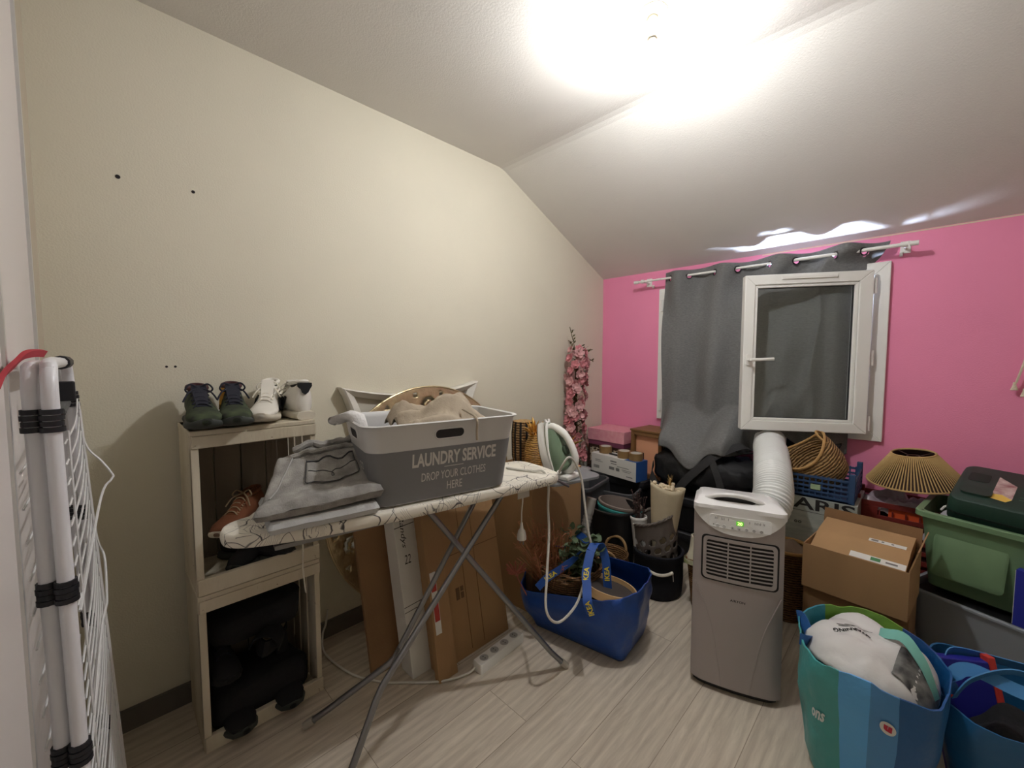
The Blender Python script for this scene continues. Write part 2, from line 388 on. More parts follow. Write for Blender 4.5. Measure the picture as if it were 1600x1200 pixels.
h = G().loft([[Vector((x - .583, y_, z + .44)) for x, z in rrect(.026, .062, .012)] for y_ in (-.03, -.041)]).build('window_handle', WHITEP, sash, smooth=True)
G().tube(spline([(-.583, -.04, .44), (-.583, -.072, .44), (-.57, -.08, .44), (-.47, -.08, .444)], 5), .0085, 8).build('lever', WHITEP, h, smooth=True)

# ------------------------------------------------------------------ curtain rod and curtain
RY = -.115
rod = thing('curtain_rod', 'white extendable curtain rod on brackets above the window', 'curtain rod', (1.09, RY, 1.838))
G().tube([(.37, RY, 1.838), (1.36, RY, 1.838)], .0075, 12).build('rod_tube', WHITEP, rod, smooth=True, world=True)
G().tube([(1.30, RY, 1.838), (1.81, RY, 1.838)], .0095, 12).build('rod_tube', WHITEP, rod, smooth=True, world=True)
for x in (.405, 1.80):
    g = G().tube([(x, -.004, 1.838), (x, RY, 1.838)], .006, 8).tube([(x - .008, RY, 1.838), (x + .012, RY, 1.838)], .014, 12)
    g.box(x - .02, x + .02, -.006, 0, 1.815, 1.875).build('bracket', WHITEP, rod, smooth=True, world=True)
for x in (.357, 1.833): G().tube([(x - .016, RY, 1.838), (x + .016, RY, 1.838)], .012, 12).build('finial', WHITEP, rod, smooth=True, world=True)
for x in (.44, 1.785): G().box(x - .006, x + .006, -.016, -.002, 1.80, 1.822).build('bracket_clip', WHITEP, rod, world=True)
CROSS = [.617, .745, .909, 1.045, 1.219, 1.35, 1.527, 1.646]
def cur_off(x):
    c = [.48] + CROSS + [1.80]
    for i in range(len(c) - 1):
        if c[i] <= x <= c[i+1]:
            t = (x - c[i]) / (c[i+1] - c[i]); return math.sin(math.pi * t) * (1 if i % 2 == 0 else -1)
    return 0
def smst(a, b, x):
    t = max(0, min(1, (x - a) / (b - a))); return t*t*(3 - 2*t)
def cur(u, v):
    # u across, v from top (0) to hem (1)
    ztop = 1.878 + .006 * math.cos(u * 23)
    x0 = .562 + .03 * smst(.0, 1, v); x1 = 1.745 - .115 * smst(0.0, .16, v) - .02 * v
    x = x0 + (x1 - x0) * u
    hem = .675 + .05 * smst(.1, .0, u) + .17 * math.exp(-((x - 1.285) / .11) ** 2) + .035 * math.sin(x * 19 + .6) - .05 * math.exp(-((x - .93) / .05) ** 2) + .075 * smst(1.36, 1.5, x)
    z = ztop + (hem - ztop) * v
    amp = .036 * (1 - smst(.02, .35, v)) + .006
    y = RY + cur_off(x0 * 0 + .562 + 1.183 * u) * amp
    y += smst(.1, .6, v) * (.02 * math.sin(x * 17 + 1.0 + .8 * v) + .014 * math.sin(x * 31 + v * 3) - .035)
    y -= .075 * math.exp(-((x - 1.265) / .11) ** 2) * smst(.70, .92, v)
    y -= .275 * smst(.76, .97, v) * (1 - smst(1.08, 1.18, x)) * smst(.60, .72, x)
    y -= .03 * smst(.8, 1, v)
    y += .012 * noise.noise(Vector((x * 6, v * 5, 0)))
    # diagonal drag fold at the right
    y -= .03 * math.exp(-((x - (1.66 - .35 * v)) / .04) ** 2) * smst(.02, .2, v)
    y = min(y, -.075 if v > .12 else y)
    # squeezed behind the opened sash
    lim = -.012 - .577 * (1.68 - x) + .010 * math.sin(x * 60) * smst(.1, .3, v)
    if x > 1.15 and z > .86: y = y + (max(y, lim) - y) * smst(.025, .085, v)
    elif x > 1.15: y = max(y, lim)
    return (x, y, z)
def cur_skip(u, v):
    if v > .06: return False
    p = Vector(cur(u, v))
    for c in CROSS:
        if (p.x - c) ** 2 * 1.0 + (p.z - 1.832) ** 2 < .0165 ** 2: return True
    return False
CURT = mat('grey_curtain_cloth', (114, 114, 113), 0.9, var=.16, vscale=120, bump=.25, bscale=300, stretch=(.5, 1, 1.6))
ct = thing('curtain', 'grey eyelet curtain hanging over the window, hem lying on black bag', 'curtain', (1.15, -.1, .66))
G().grid(cur, 300, 130, cur_skip).build('curtain_cloth', CURT, ct, smooth=True, world=True, solid=.002, angle=180)
for i, c in enumerate(CROSS):
    d = Vector((1, -.9 if i % 2 == 0 else .9, 0)).normalized()
    ring = [Vector((c, RY, 1.832)) + d * (.019 * math.cos(a)) + Vector((0, 0, .019 * math.sin(a))) for a in [2*math.pi*k/20 for k in range(20)]]
    G().tube(ring, .0038, 6, closed=True).build('eyelet', mat('black_eyelet', (28, 26, 30), .4), ct, smooth=True, world=True)

# ------------------------------------------------------------------ bare bulb
cl = thing('ceiling_bulb', 'bare glowing bulb in a cream socket on the ceiling', 'light bulb', (1.18, -1.58, HC))
G().lathe([(.048, HC - .001), (.048, HC - .008), (.04, HC - .014), (.012, HC - .016)], 32, (1.18, -1.58, 0)).build('ceiling_rose', CREAM, cl, smooth=True, world=True)
G().lathe([(.016, HC - .012), (.016, HC - .05), (.021, HC - .052), (.021, HC - .085)], 24, (1.18, -1.58, 0)).build('socket', CREAM, cl, smooth=True, world=True)
G().box(1.155, 1.167, -1.585, -1.575, HC - .045, HC - .014).build('terminal_block', CREAM, cl, world=True, bevel=.002)
G().lathe([(.013, HC - .085), (.016, HC - .096), (.0265, HC - .116)], 24, (1.18, -1.58, 0), True, False).build('bulb_base', WHITEP, cl, smooth=True, world=True)
G().lathe([(.0265, HC - .116), (.030, HC - .126), (.0315, HC - .138), (.029, HC - .155), (.022, HC - .168), (.010, HC - .176), (.002, HC - .178)], 24, (1.18, -1.58, 0)).build('bulb_dome', emis('bulb_glow', (253, 253, 255), BULB_POWER), cl, smooth=True, world=True)
# ------------------------------------------------------------------ drying rack folded against the closet
RACKW = mat('white_enamel', (232, 232, 236), 0.3); JOINT = mat('black_joint', (26, 27, 34), 0.5)
rk = thing('drying_rack', 'white folded clothes drying rack with black joints leaning on white door panel', 'drying rack', (.57, -2.95, 0))
def lean(x, z, off):
    t = (x - .315) / .52
    return Vector((x, (1-t) * (-2.961 - .044*z) + t * (-3.003 - .011*z) - off * .8, z))
for off, xa, xb, zt in ((0, .315, .835, 1.262), (.028, .295, .820, 1.256)):
    L = []
    for z in (0.0, .3, .6, .9, 1.1, 1.19): L.append(lean(xb, z, off))
    L += [lean(xb - .005, 1.228, off), lean(xb - .022, 1.25, off), lean(xb - .05, zt, off), lean((xa + xb)/2, zt, off), lean(xa + .05, zt, off), lean(xa + .02, 1.25, off), lean(xa + .004, 1.228, off)]
    for z in (1.19, 1.1, .9, .6, .3, 0.0): L.append(lean(xa, z, off))
    G().tube(spline(L, 4), .0112, 10).build('tube_frame', RACKW, rk, smooth=True, world=True)
    for z, r in ((1.167, .0155), (.868, .0155), (.568, .0155), (.268, .0155), (.02, .0145)):
        for x in (xa, xb):
            g = G()
            for k in range(4): g.tube([lean(x, z - .02 + .01*k, off), lean(x, z - .0115 + .01*k, off)], r - .001*(k % 2), 12)
            g.build('joint', JOINT, rk, smooth=True, world=True)
for x in (.325, .83):
    G().box(x - .006, x + .006, -.012, .012, -.02, .02).move(T(*lean(x, 1.205, -.012)) ).build('latch', JOINT, rk, world=True, bevel=.003)
G().tube([lean(.30, 1.16, .014), lean(.52, 1.15, .014)], .012, 8).build('hinge_bar', mat('grey_hinge', (78, 80, 82), .5), rk, smooth=True, world=True)
G().tube([lean(.36, 1.262, 0), lean(.52, 1.262, 0)], .0155, 10).build('grip', JOINT, rk, smooth=True, world=True)
# wire wings: slanting wires in three hinged panels
WIRE = mat('white_wire', (226, 226, 226), .4)
for z0, z1, n, sag, off in ((.86, 1.15, 9, .05, -.014), (.44, .78, 11, .10, -.014), (.06, .38, 10, .10, -.014), (.45, 1.12, 12, .07, .05)):
    for k in range(n):
        z = z0 + (z1 - z0) * k / (n - 1)
        a = lean(.83, z - sag * .55, off); b = lean(.315, z + sag * .35, off)
        G().tube(spline([a, (a + b)/2 + Vector((0, .004, -.012)), b], 5), .0019, 5).build('wire', WIRE, rk, smooth=True, world=True)
for z0, out, xx in ((.99, .055, .42), (.73, .02, .58)):
    p = [lean(.33, z0 + .17, -.016), lean(.34, z0 + .06, -.02), lean(.35, z0 + .01, -.02 - out*.6), lean(xx - .05, z0 - .025, -.02 - out), lean(xx, z0 - .027, -.02 - out*.95), lean(xx + .06, z0 - .055, -.02 - out*.5), lean(.825, z0 - .17, -.016)]
    G().tube(spline(p, 5), .0026, 6).build('wire_bracket', WIRE, rk, smooth=True, world=True)
for x in (.34, .37, .78): G().tube([lean(x, .12, -.018), lean(x, 1.14, -.018)], .0022, 5).build('wire_bracket', WIRE, rk, smooth=True, world=True)
# red cloth over the top bar
g = G(); pts = spline([(1.0, -3.055, 1.226), (.93, -3.055, 1.246), (.86, -3.05, 1.262), (.80, -3.045, 1.276), (.70, -3.04, 1.281), (.6, -3.035, 1.281)], 6)
g.ribbon(pts, .014, (0, .5, 1), .006); tag(g.build('strap', mat('red_fabric', (172, 44, 58), .8, var=.15), smooth=True), 'red cloth strap lying over the top of the drying rack', 'strap')

# ------------------------------------------------------------------ shoe crates
CRW = mat('chipped_white_wood', (218, 209, 188), 0.75, bump=.25, bscale=40, stretch=(1, 1, .25), col2=(196, 184, 160), vscale=9)
def chip(m):
    nt = m.node_tree; b = nt.nodes['Principled BSDF']; src = b.inputs['Base Color'].links[0].from_socket
    tc = nt.nodes.new('ShaderNodeTexCoord'); n = nt.nodes.new('ShaderNodeTexNoise'); n.inputs['Scale'].default_value = 38; n.inputs['Detail'].default_value = 5; n.inputs['Roughness'].default_value = .7
    nt.links.new(tc.outputs['Object'], n.inputs[0]); r = nt.nodes.new('ShaderNodeValToRGB'); r.color_ramp.elements[0].position = .66; r.color_ramp.elements[1].position = .70
    nt.links.new(n.outputs[0], r.inputs[0]); mx = nt.nodes.new('ShaderNodeMix'); mx.data_type = 'RGBA'
    nt.links.new(r.outputs[0], mx.inputs[0]); nt.links.new(src, mx.inputs[6]); mx.inputs[7].default_value = lin((104, 84, 62)); nt.links.new(mx.outputs[2], b.inputs['Base Color'])
chip(CRW)
CRB = mat('grey_crate_boards', (126, 114, 100), .8, var=.12, vscale=7, stretch=(1, 1, .2), bump=.2)
CX, CY0, CY1 = .305, -2.772, -2.408
def crate(z0, z1, name, label):
    t = thing(name, label, 'crate', (.16, -2.6, z0), 0, 'white wooden crates')
    x0 = .032; W = CY1 - CY0
    # solid left side, slatted right side, planked back, frame at the mouth
    G().box(x0, CX - .012, CY0, CY0 + .014, z0, z1).build('side_panel', CRW, t, world=True, bevel=.002)
    for a, b in ((x0, .10), (.115, .19), (.205, CX - .02)):
        G().box(a, b, CY1 - .012, CY1, z0 + .002, z1 - .002).build('side_slat', CRW, t, world=True, bevel=.002)
    for k in range(4):
        y = CY0 + .014 + (W - .026) * k / 4
        G().box(x0, x0 + .009, y, y + (W - .026) / 4 - .005, z0, z1).build('back_board', CRB, t, world=True)
    G().box(x0 + .01, CX - .02, CY0 + .014, CY1 - .012, z0, z0 + .016).build('bottom_board', CRW, t, world=True)
    G().box(x0, CX, CY0 - .002, CY1 + .002, z1 - .016, z1).build('top_board', CRW, t, world=True, bevel=.003)
    G().box(CX - .02, CX, CY0 + .002, CY1 + .004, z1 - .056, z1 - .0165).build('front_rail', CRW, t, world=True, bevel=.003)
    G().box(CX - .02, CX, CY0 + .002, CY1 + .004, z0, z0 + .052).build('front_rail', CRW, t, world=True, bevel=.003)
    G().box(CX - .03, CX - .004, CY0, CY0 + .02, z0 + .052, z1 - .056).build('corner_post', CRW, t, world=True, bevel=.002)
    G().box(CX - .03, CX - .006, CY1 - .016, CY1 + .002, z0 + .052, z1 - .056).build('corner_post', CRW, t, world=True, bevel=.002)
    return t
crate(0, .522, 'wooden_crate', 'whitewashed wooden crate on the floor holding black shoes, lower of two')
crate(.523, 1.048, 'wooden_crate', 'whitewashed wooden crate stacked on top, four shoes standing on it')

# ------------------------------------------------------------------ shoes (built toe towards +Y, heel at the origin)
def shoe(name, label, loc, rz, up, sole, lace, lining, high=.10, size=1.0, stripe=None, heel=None, group=None, tilt=(0, 0), L=.275):
    t = thing(name, label, 'shoe', loc, 0, group, rot=(math.radians(tilt[0]), math.radians(tilt[1]), math.radians(rz))); t.scale = (size, size, size)
    S = [(0, .027, .0), (.02, .034, 0), (.08, .034, 0), (.14, .036, .001), (.19, .042, .002), (.23, .041, .005), (.262, .030, .012), (L, .010, .018)]
    def sec(y, hw, z0, z1, n=14, k=3.0):
        ring = []
        for i in range(n):
            a = 2*math.pi*i/n; c, s_ = math.cos(a), math.sin(a)
            ring.append(Vector((hw * math.copysign(abs(c) ** (2/k), c), y, (z0+z1)/2 + (z1-z0)/2 * math.copysign(abs(s_) ** (2/k), s_))))
        return ring
    G().loft([sec(y - .004 if y == 0 else y, hw + .004, lift, .028 + lift * .6) for y, hw, lift in S]).build('sole', sole, t, smooth=True, angle=60)
    H = {0: high * .92, .02: high, .08: high * .93, .14: .085, .19: .063, .23: .052, .262: .044, L: .034}
    g = G(); rings = []
    for y, hw, lift in S:
        z1 = H[y]; n = 18; ring = []
        for i in range(n):
            a = 2*math.pi*i/n; c, s_ = math.cos(a), math.sin(a)
            zz = .020 + (z1 - .02) * (s_ * .5 + .5)
            narrow = 1 - .38 * max(0, (zz - .03) / max(z1, .05)) if z1 > .06 else 1
            ring.append(Vector((hw * math.copysign(abs(c) ** .75, c) * narrow, y + (.008 * (1 - zz/high) if y == 0 else 0), zz)))
        rings.append(ring)
    g.loft(rings).build('upper', up, t, smooth=True, angle=80)
    # collar and dark foot opening
    op = [Vector((.023*math.cos(a), .052 + .045*math.sin(a), high * (.965 + .05 * (-math.sin(a))))) for a in [2*math.pi*k/20 for k in range(20)]]
    G().tube(op, .0065, 8, closed=True).build('collar', lining, t, smooth=True)
    g = G(); g.loft([[p for p in op], [Vector((p.x*.8, .052 + (p.y-.052)*.85, p.z - .02)) for p in op]], cap0=False)
    g.build('foot_opening', mat('shoe_inside', (52, 48, 46), .9), t, smooth=True)
    # tongue, laces
    G().loft([[Vector((x, y, z + dz)) for x, dz in ((-w2, 0), (w2, 0), (w2*.9, .006), (-w2*.9, .006))] for y, z, w2 in ((.19, .058, .014), (.15, .080, .017), (.115, high * .90, .02), (.100, high * .985, .019))]).build('tongue', lace if lining.name.startswith('maroon') else lining, t, smooth=True)
    g = G()
    for k in range(5):
        y = .185 - k * .019; z = .064 + k * .0085 + (0.003 if k > 2 else 0)
        g.tube(spline([(-.021, y + .006, z - .004), (-.008, y, z + .006), (.008, y - .003, z + .006), (.021, y - .006, z - .003)], 4), .0028, 6, flat=.6)
        g.tube(spline([(.021, y + .006, z - .004), (.006, y - .001, z + .008), (-.021, y - .008, z - .001)], 4), .0026, 6, flat=.6)
    for sx in (-1, 1):
        g.tube(spline([(0, .105, .110), (sx*.02, .11, .122), (sx*.032, .115, .108), (sx*.022, .11, .098), (0, .105, .108)], 5), .0025, 6)
        g.tube(spline([(0, .105, .110), (sx*.025, .13, .10), (sx*.040, .145, .075)], 5), .0025, 6)
    g.build('laces', lace, t, smooth=True)
    if stripe:
        for sx in (-1, 1):
            g = G()
            for k in range(3):
                y = .125 - k * .021
                g.ribbon([(sx * .0385, y + .02, .032), (sx * .0365, y + .010, .05), (sx * .033, y - .002, .07 + .004*k)], .011, (0, 1, .4), .0035)
            g.build('stripes', stripe, t)
    if heel:
        poly = [(-.022, .115), (.022, .115), (.023, .105), (.015, .094), (.010, .085), (0, .079), (-.010, .085), (-.015, .096), (-.023, .105)]
        G().add([Vector((x, -.0035 + .45*x*x*20*.02, z * high / .118)) for x, z in poly] + [Vector((x * .9, .012, z * high / .118)) for x, z in poly],
                [tuple(range(len(poly)))] + [(i, (i+1) % len(poly), len(poly) + (i+1) % len(poly), len(poly)+i) for i in range(len(poly))]).build('heel_patch', heel, t)
    return t
CAMO = mat('camouflage_cloth', (70, 82, 54), .9, col2=(28, 32, 28), vscale=26)
WLEA = mat('white_leather', (226, 222, 212), .45, var=.04); DIRTS = mat('worn_white_rubber', (206, 198, 180), .6, var=.08, vscale=20)
LACEW = mat('white_laces', (226, 220, 206), .8); NAVY = mat('navy_lining', (26, 28, 42), .8); BLK = mat('black_suede', (20, 20, 23), .85, var=.2)
GSOLE = mat('grey_rubber', (58, 62, 58), .7, var=.2); BRN = mat('brown_suede', (112, 64, 36), .85, var=.15); BEIGE = mat('beige_insole', (150, 134, 112), .8)
SG = 'shoes on top of the crates'
ZT = 1.0485
shoe('sneaker', 'green camouflage sneaker at left end of crate top, toe hanging over the front', (.06, -2.722, ZT), -93, CAMO, GSOLE, mat('navy_laces', (30, 32, 46), .8), mat('maroon_lining', (70, 36, 40), .8), .114, 1.13, group=SG)
shoe('sneaker', 'camouflage sneaker with yellow side patch beside the white striped one', (.055, -2.617, ZT), -98, CAMO, GSOLE, MATS['navy_laces'], MATS['maroon_lining'], .116, 1.13, group=SG)
t2_ = COL.objects[-1]
shoe('sneaker', 'white sneaker with three black side stripes and untidy laces', (.05, -2.475, ZT), -112, WLEA, DIRTS, LACEW, WLEA, .126, 1.1, stripe=BLK, group=SG)
shoe('sneaker', 'white high sneaker with black heel patch turned backwards at right end', (.285, -2.432, ZT), 95, WLEA, DIRTS, LACEW, WLEA, .13, 1.06, stripe=BLK, heel=BLK, group=SG)
for o in [o for o in COL.objects if o.get('label', '').startswith('camouflage sneaker with yellow')]:
    G().ribbon([(.030, .115, .05), (.0275, .095, .075), (.023, .08, .10)], .028, (0, 1, .3), .012).build('side_patch', mat('yellow_patch', (206, 150, 52), .7), o)
# inside the upper crate
ZU = .5395
SG2 = 'shoes inside the upper crate'
shoe('sneaker', 'rust brown sneaker with tan laces inside the upper crate, under the jeans', (.07, -2.545, ZU + .135), -128, BRN, DIRTS, mat('tan_laces', (150, 128, 98), .8), BRN, .105, group=SG2)
shoe('sneaker', 'black sneaker with white laces lying at front of the upper crate', (.075, -2.66, ZU), -52, BLK, GSOLE, LACEW, BLK, .10, group=SG2)
shoe('sneaker', 'black sneaker lying beneath the rust brown one in the upper crate', (.055, -2.50, ZU), -128, BLK, GSOLE, MATS['navy_laces'], BLK, .10, group=SG2)
tag(G().tube(spline([(.265, -2.50, .66), (.318, -2.475, .655), (.328, -2.47, .60), (.322, -2.47, .52), (.325, -2.468, .47), (.331, -2.466, .425)], 6), .0028, 6).build('shoe_lace', LACEW, smooth=True), 'loose white shoelace hanging over the edge of the upper crate', 'shoelace')
# inside the lower crate
SG3 = 'black shoes inside the lower crate'
shoe('boot', 'black suede boot in the lower crate, leftmost against the side panel', (.05, -2.70, .0165), -84, BLK, GSOLE, MATS['navy_laces'], BLK, .18, 1.12, group=SG3)
shoe('boot', 'black suede boot in the lower crate standing next to the slatted side', (.05, -2.50, .0165), -95, BLK, GSOLE, MATS['navy_laces'], BLK, .18, 1.12, group=SG3)
shoe('shoe', 'black shoe lying tilted on the pile, leftmost of the upper layer in lower crate', (.05, -2.71, .195), -88, BLK, BLK, MATS['navy_laces'], BLK, .12, group=SG3)
sh_ = thing('slip_on_shoe', 'black slip-on with beige insole showing, on top of pile in lower crate', 'shoe', (.10, -2.50, .215), 0, SG3, rot=(math.radians(8), math.radians(-12), math.radians(-118)))
g = G(); out = [Vector((.042 * math.sin(math.pi * k / 24) ** .6 * (1 if j else -1), -.01 + .26 * k / 24, 0)) for j, rng in ((1, range(25)), (0, range(23, 0, -1))) for k in rng]
g.loft([[p + Vector((0, 0, z)) for p in out] for z in (0, .05)]).build('upper', BLK, sh_)
g = G(); g.loft([[Vector((p.x*.86, .12 + (p.y-.12)*.9, z)) for p in out] for z in (.0505, .052)]).build('insole', BEIGE, sh_)
g = G(); g.grid(lambda u, v: (.046*math.cos(math.pi*u), .155 + .1*v*math.sin(math.pi*u)*.2 + .09*v, .02 + .055*math.sin(math.pi*u)), 12, 6).build('vamp', BLK, sh_, smooth=True, solid=.003)
g = G(); g.loft([[Vector((-.0, 0, z)) + Vector((x*.95, y, 0)) for x, y in rrect(.20, .27, .05)] for z in (0, .09)]).jitter(.02, 9).move(T(.175, -2.60, .305) @ Rz(4))
tag(g.build('fabric_pouch', BLACKF, smooth=True, angle=180), 'crumpled black fabric pouch stuffed on the shoe pile in lower crate', 'pouch')

# ------------------------------------------------------------------ ironing board
ib = thing('ironing_board', 'ironing board with white cover of black line flowers on grey tube legs', 'ironing board', (.62, -2.15, 0))
BA = Vector((.156, .988, 0)); BBv = Vector((.988, -.156, 0)); NOSE = Vector((.535, -2.745, 0))
def bp(u, v, z): return NOSE + BA*u + BBv*v + Vector((0, 0, z))
BP = [(0, 0), (.008, .035), (.03, .062), (.08, .085), (.2, .115), (.4, .138), (.6, .148), (.9, .150), (1.08, .150), (1.125, .135), (1.148, .10), (1.155, 0)]
cov = bpy.data.materials.new('line_flower_cover'); cov.use_nodes = True; MATS['line_flower_cover'] = cov
nt = cov.node_tree; b = nt.nodes['Principled BSDF']; b.inputs['Roughness'].default_value = .85
tc = nt.nodes.new('ShaderNodeTexCoord')
dn = nt.nodes.new('ShaderNodeTexNoise'); dn.inputs['Scale'].default_value = 9; dn.inputs['Detail'].default_value = 1
nt.links.new(tc.outputs['Object'], dn.inputs[0])
va = nt.nodes.new('ShaderNodeVectorMath'); va.operation = 'MULTIPLY_ADD'; va.inputs[1].default_value = (.10, .10, .10)
nt.links.new(dn.outputs['Color'], va.inputs[0]); nt.links.new(tc.outputs['Object'], va.inputs[2])
vo = nt.nodes.new('ShaderNodeTexVoronoi'); vo.feature = 'DISTANCE_TO_EDGE'; vo.inputs['Scale'].default_value = 12
nt.links.new(va.outputs[0], vo.inputs[0])
r1 = nt.nodes.new('ShaderNodeValToRGB'); r1.color_ramp.elements[0].position = .006; r1.color_ramp.elements[0].color = (1, 1, 1, 1); r1.color_ramp.elements[1].position = .016; r1.color_ramp.elements[1].color = (0, 0, 0, 1)
nt.links.new(vo.outputs['Distance'], r1.inputs[0])
vp = nt.nodes.new('ShaderNodeTexVoronoi'); vp.inputs['Scale'].default_value = 13; nt.links.new(va.outputs[0], vp.inputs[0])
# petal rays fanning from each cell centre
sb = nt.nodes.new('ShaderNodeVectorMath'); sb.operation = 'SUBTRACT'; nt.links.new(va.outputs[0], sb.inputs[0]); nt.links.new(vp.outputs['Position'], sb.inputs[1])
sx = nt.nodes.new('ShaderNodeSeparateXYZ'); nt.links.new(sb.outputs[0], sx.inputs[0])
at = nt.nodes.new('ShaderNodeMath'); at.operation = 'ARCTAN2'; nt.links.new(sx.outputs[0], at.inputs[0]); nt.links.new(sx.outputs[1], at.inputs[1])
mu = nt.nodes.new('ShaderNodeMath'); mu.operation = 'MULTIPLY'; mu.inputs[1].default_value = 11; nt.links.new(at.outputs[0], mu.inputs[0])
sn = nt.nodes.new('ShaderNodeMath'); sn.operation = 'SINE'; nt.links.new(mu.outputs[0], sn.inputs[0])
ab = nt.nodes.new('ShaderNodeMath'); ab.operation = 'ABSOLUTE'; nt.links.new(sn.outputs[0], ab.inputs[0])
r2 = nt.nodes.new('ShaderNodeValToRGB'); r2.color_ramp.elements[0].position = .10; r2.color_ramp.elements[0].color = (.8, .8, .8, 1); r2.color_ramp.elements[1].position = .26; r2.color_ramp.elements[1].color = (0, 0, 0, 1)
nt.links.new(ab.outputs[0], r2.inputs[0])
cm = nt.nodes.new('ShaderNodeSeparateColor'); nt.links.new(vp.outputs['Color'], cm.inputs[0])
gt = nt.nodes.new('ShaderNodeMath'); gt.operation = 'GREATER_THAN'; gt.inputs[1].default_value = .5; nt.links.new(cm.outputs[0], gt.inputs[0])
m1 = nt.nodes.new('ShaderNodeMath'); m1.operation = 'MULTIPLY'; nt.links.new(r2.outputs[0], m1.inputs[0]); nt.links.new(gt.outputs[0], m1.inputs[1])
gt2 = nt.nodes.new('ShaderNodeMath'); gt2.operation = 'GREATER_THAN'; gt2.inputs[1].default_value = .22; nt.links.new(cm.outputs[1], gt2.inputs[0])
mxm = nt.nodes.new('ShaderNodeMath'); mxm.operation = 'MAXIMUM'; nt.links.new(r1.outputs[0], mxm.inputs[0]); nt.links.new(m1.outputs[0], mxm.inputs[1])
m2 = nt.nodes.new('ShaderNodeMath'); m2.operation = 'MULTIPLY'; nt.links.new(mxm.outputs[0], m2.inputs[0]); nt.links.new(gt2.outputs[0], m2.inputs[1])
mc = nt.nodes.new('ShaderNodeMix'); mc.data_type = 'RGBA'; mc.inputs[6].default_value = lin((228, 222, 208)); mc.inputs[7].default_value = lin((74, 70, 70))
nt.links.new(m2.outputs[0], mc.inputs[0]); nt.links.new(mc.outputs[2], b.inputs['Base Color'])
half = spline([(u, v, 0) for u, v in BP], 5)
ring2 = [(p.x, p.y) for p in half] + [(p.x, -p.y) for p in reversed(half[1:-1])]
g = G(); rings = []
for z, k in ((.762, .93), (.766, .985), (.778, 1.0), (.792, .995), (.799, .975), (.800, .93)):
    rings.append([bp(.586 + (u - .586) * (1 - (1-k)*.25), v*k, z) for u, v in ring2])
g.loft(rings).build('padded_cover', cov, ib, smooth=True, angle=70, world=True)
G().box(0, .96, -.10, .10, -.012, 0).move(Matrix(((BBv.x*0 + BA.x, BBv.x, 0, NOSE.x + BA.x*.12), (BA.y, BBv.y, 0, NOSE.y + BA.y*.12), (0, 0, 1, .761), (0, 0, 0, 1)))).build('board_base', METAL, ib, world=True)
LA = [(.43, -2.51, .012), (.47, -2.455, .055), (.585, -2.285, .19), (.595, -2.262, .21), (.58, -1.88, .672), (.578, -1.81, .752)]
LB = [(.802, -2.57, .012), (.79, -2.505, .12), (.772, -2.42, .26), (.768, -2.40, .285), (.76, -1.889, .752)]
LS = [(.895, -1.66, .012), (.868, -1.72, .085), (.66, -2.15, .722), (.652, -2.175, .755)]
for P in (LA, LB, LS):
    lg = G().tube(P, .0105, 10).build('leg', METAL, ib, smooth=True, world=True)
    a = Vector(P[0]); d = (Vector(P[1]) - a).normalized()
    G().tube([a - d*.006, a + d*.03], .0135, 10).build('rubber_foot', mat('pale_rubber', (176, 168, 156), .7), lg, smooth=True, world=True)
G().tube([(.593, -2.245, .232), (.767, -2.375, .308)], .006, 8).build('cross_brace', METAL, ib, smooth=True, world=True)
G().tube([(.578, -1.83, .728), (.758, -1.91, .735)], .006, 8).build('cross_brace', METAL, ib, smooth=True, world=True)
# iron rest at the tail
g = G(); IRZ = .715
g.loft([[Vector((x, y, z)) for x, y in rrect(.215, .31, .05)] for z in (IRZ - .014, IRZ - .003, IRZ)]).move(T(.685, -1.405, 0) @ Rz(-14))
ir_rest = g.build('iron_rest', mat('mid_grey_plastic', (128, 130, 132), .5), ib, bevel=.003, world=True)
for sx in (-.05, .05): G().tube([bp(1.12, sx, .765), bp(1.2, sx, .74), bp(1.27, sx, .70)], .006, 8).build('rest_arm', METAL, ib, smooth=True, world=True)
G().box(-.0008, .0008, -.03, .03, -.055, 0).move(T(.765, -1.775, .765) @ Rz(-8)).build('care_tag', mat('grey_tag', (196, 190, 180), .7), ib, world=True)
# plug hanging from the board on its cord
pc = thing('plug_cord', 'white plug dangling on a thin cord below the ironing board', 'plug', (.74, -1.76, .60))
G().tube(spline([(.745, -1.765, .765), (.748, -1.762, .70), (.745, -1.765, .64), (.745, -1.765, .575)], 5), .0028, 6).build('cord', CORDW, pc, smooth=True, world=True)
G().lathe([(.004, .60), (.008, .575), (.015, .565), (.019, .545), (.019, .53)], 16, (.745, -1.765, 0)).build('plug_body', WHITEP, pc, smooth=True, world=True)
for s_ in (-.009, .009): G().tube([(.745 + s_, -1.765, .53), (.745 + s_, -1.765, .51)], .0022, 6).build('plug_pin', METAL, pc, world=True)

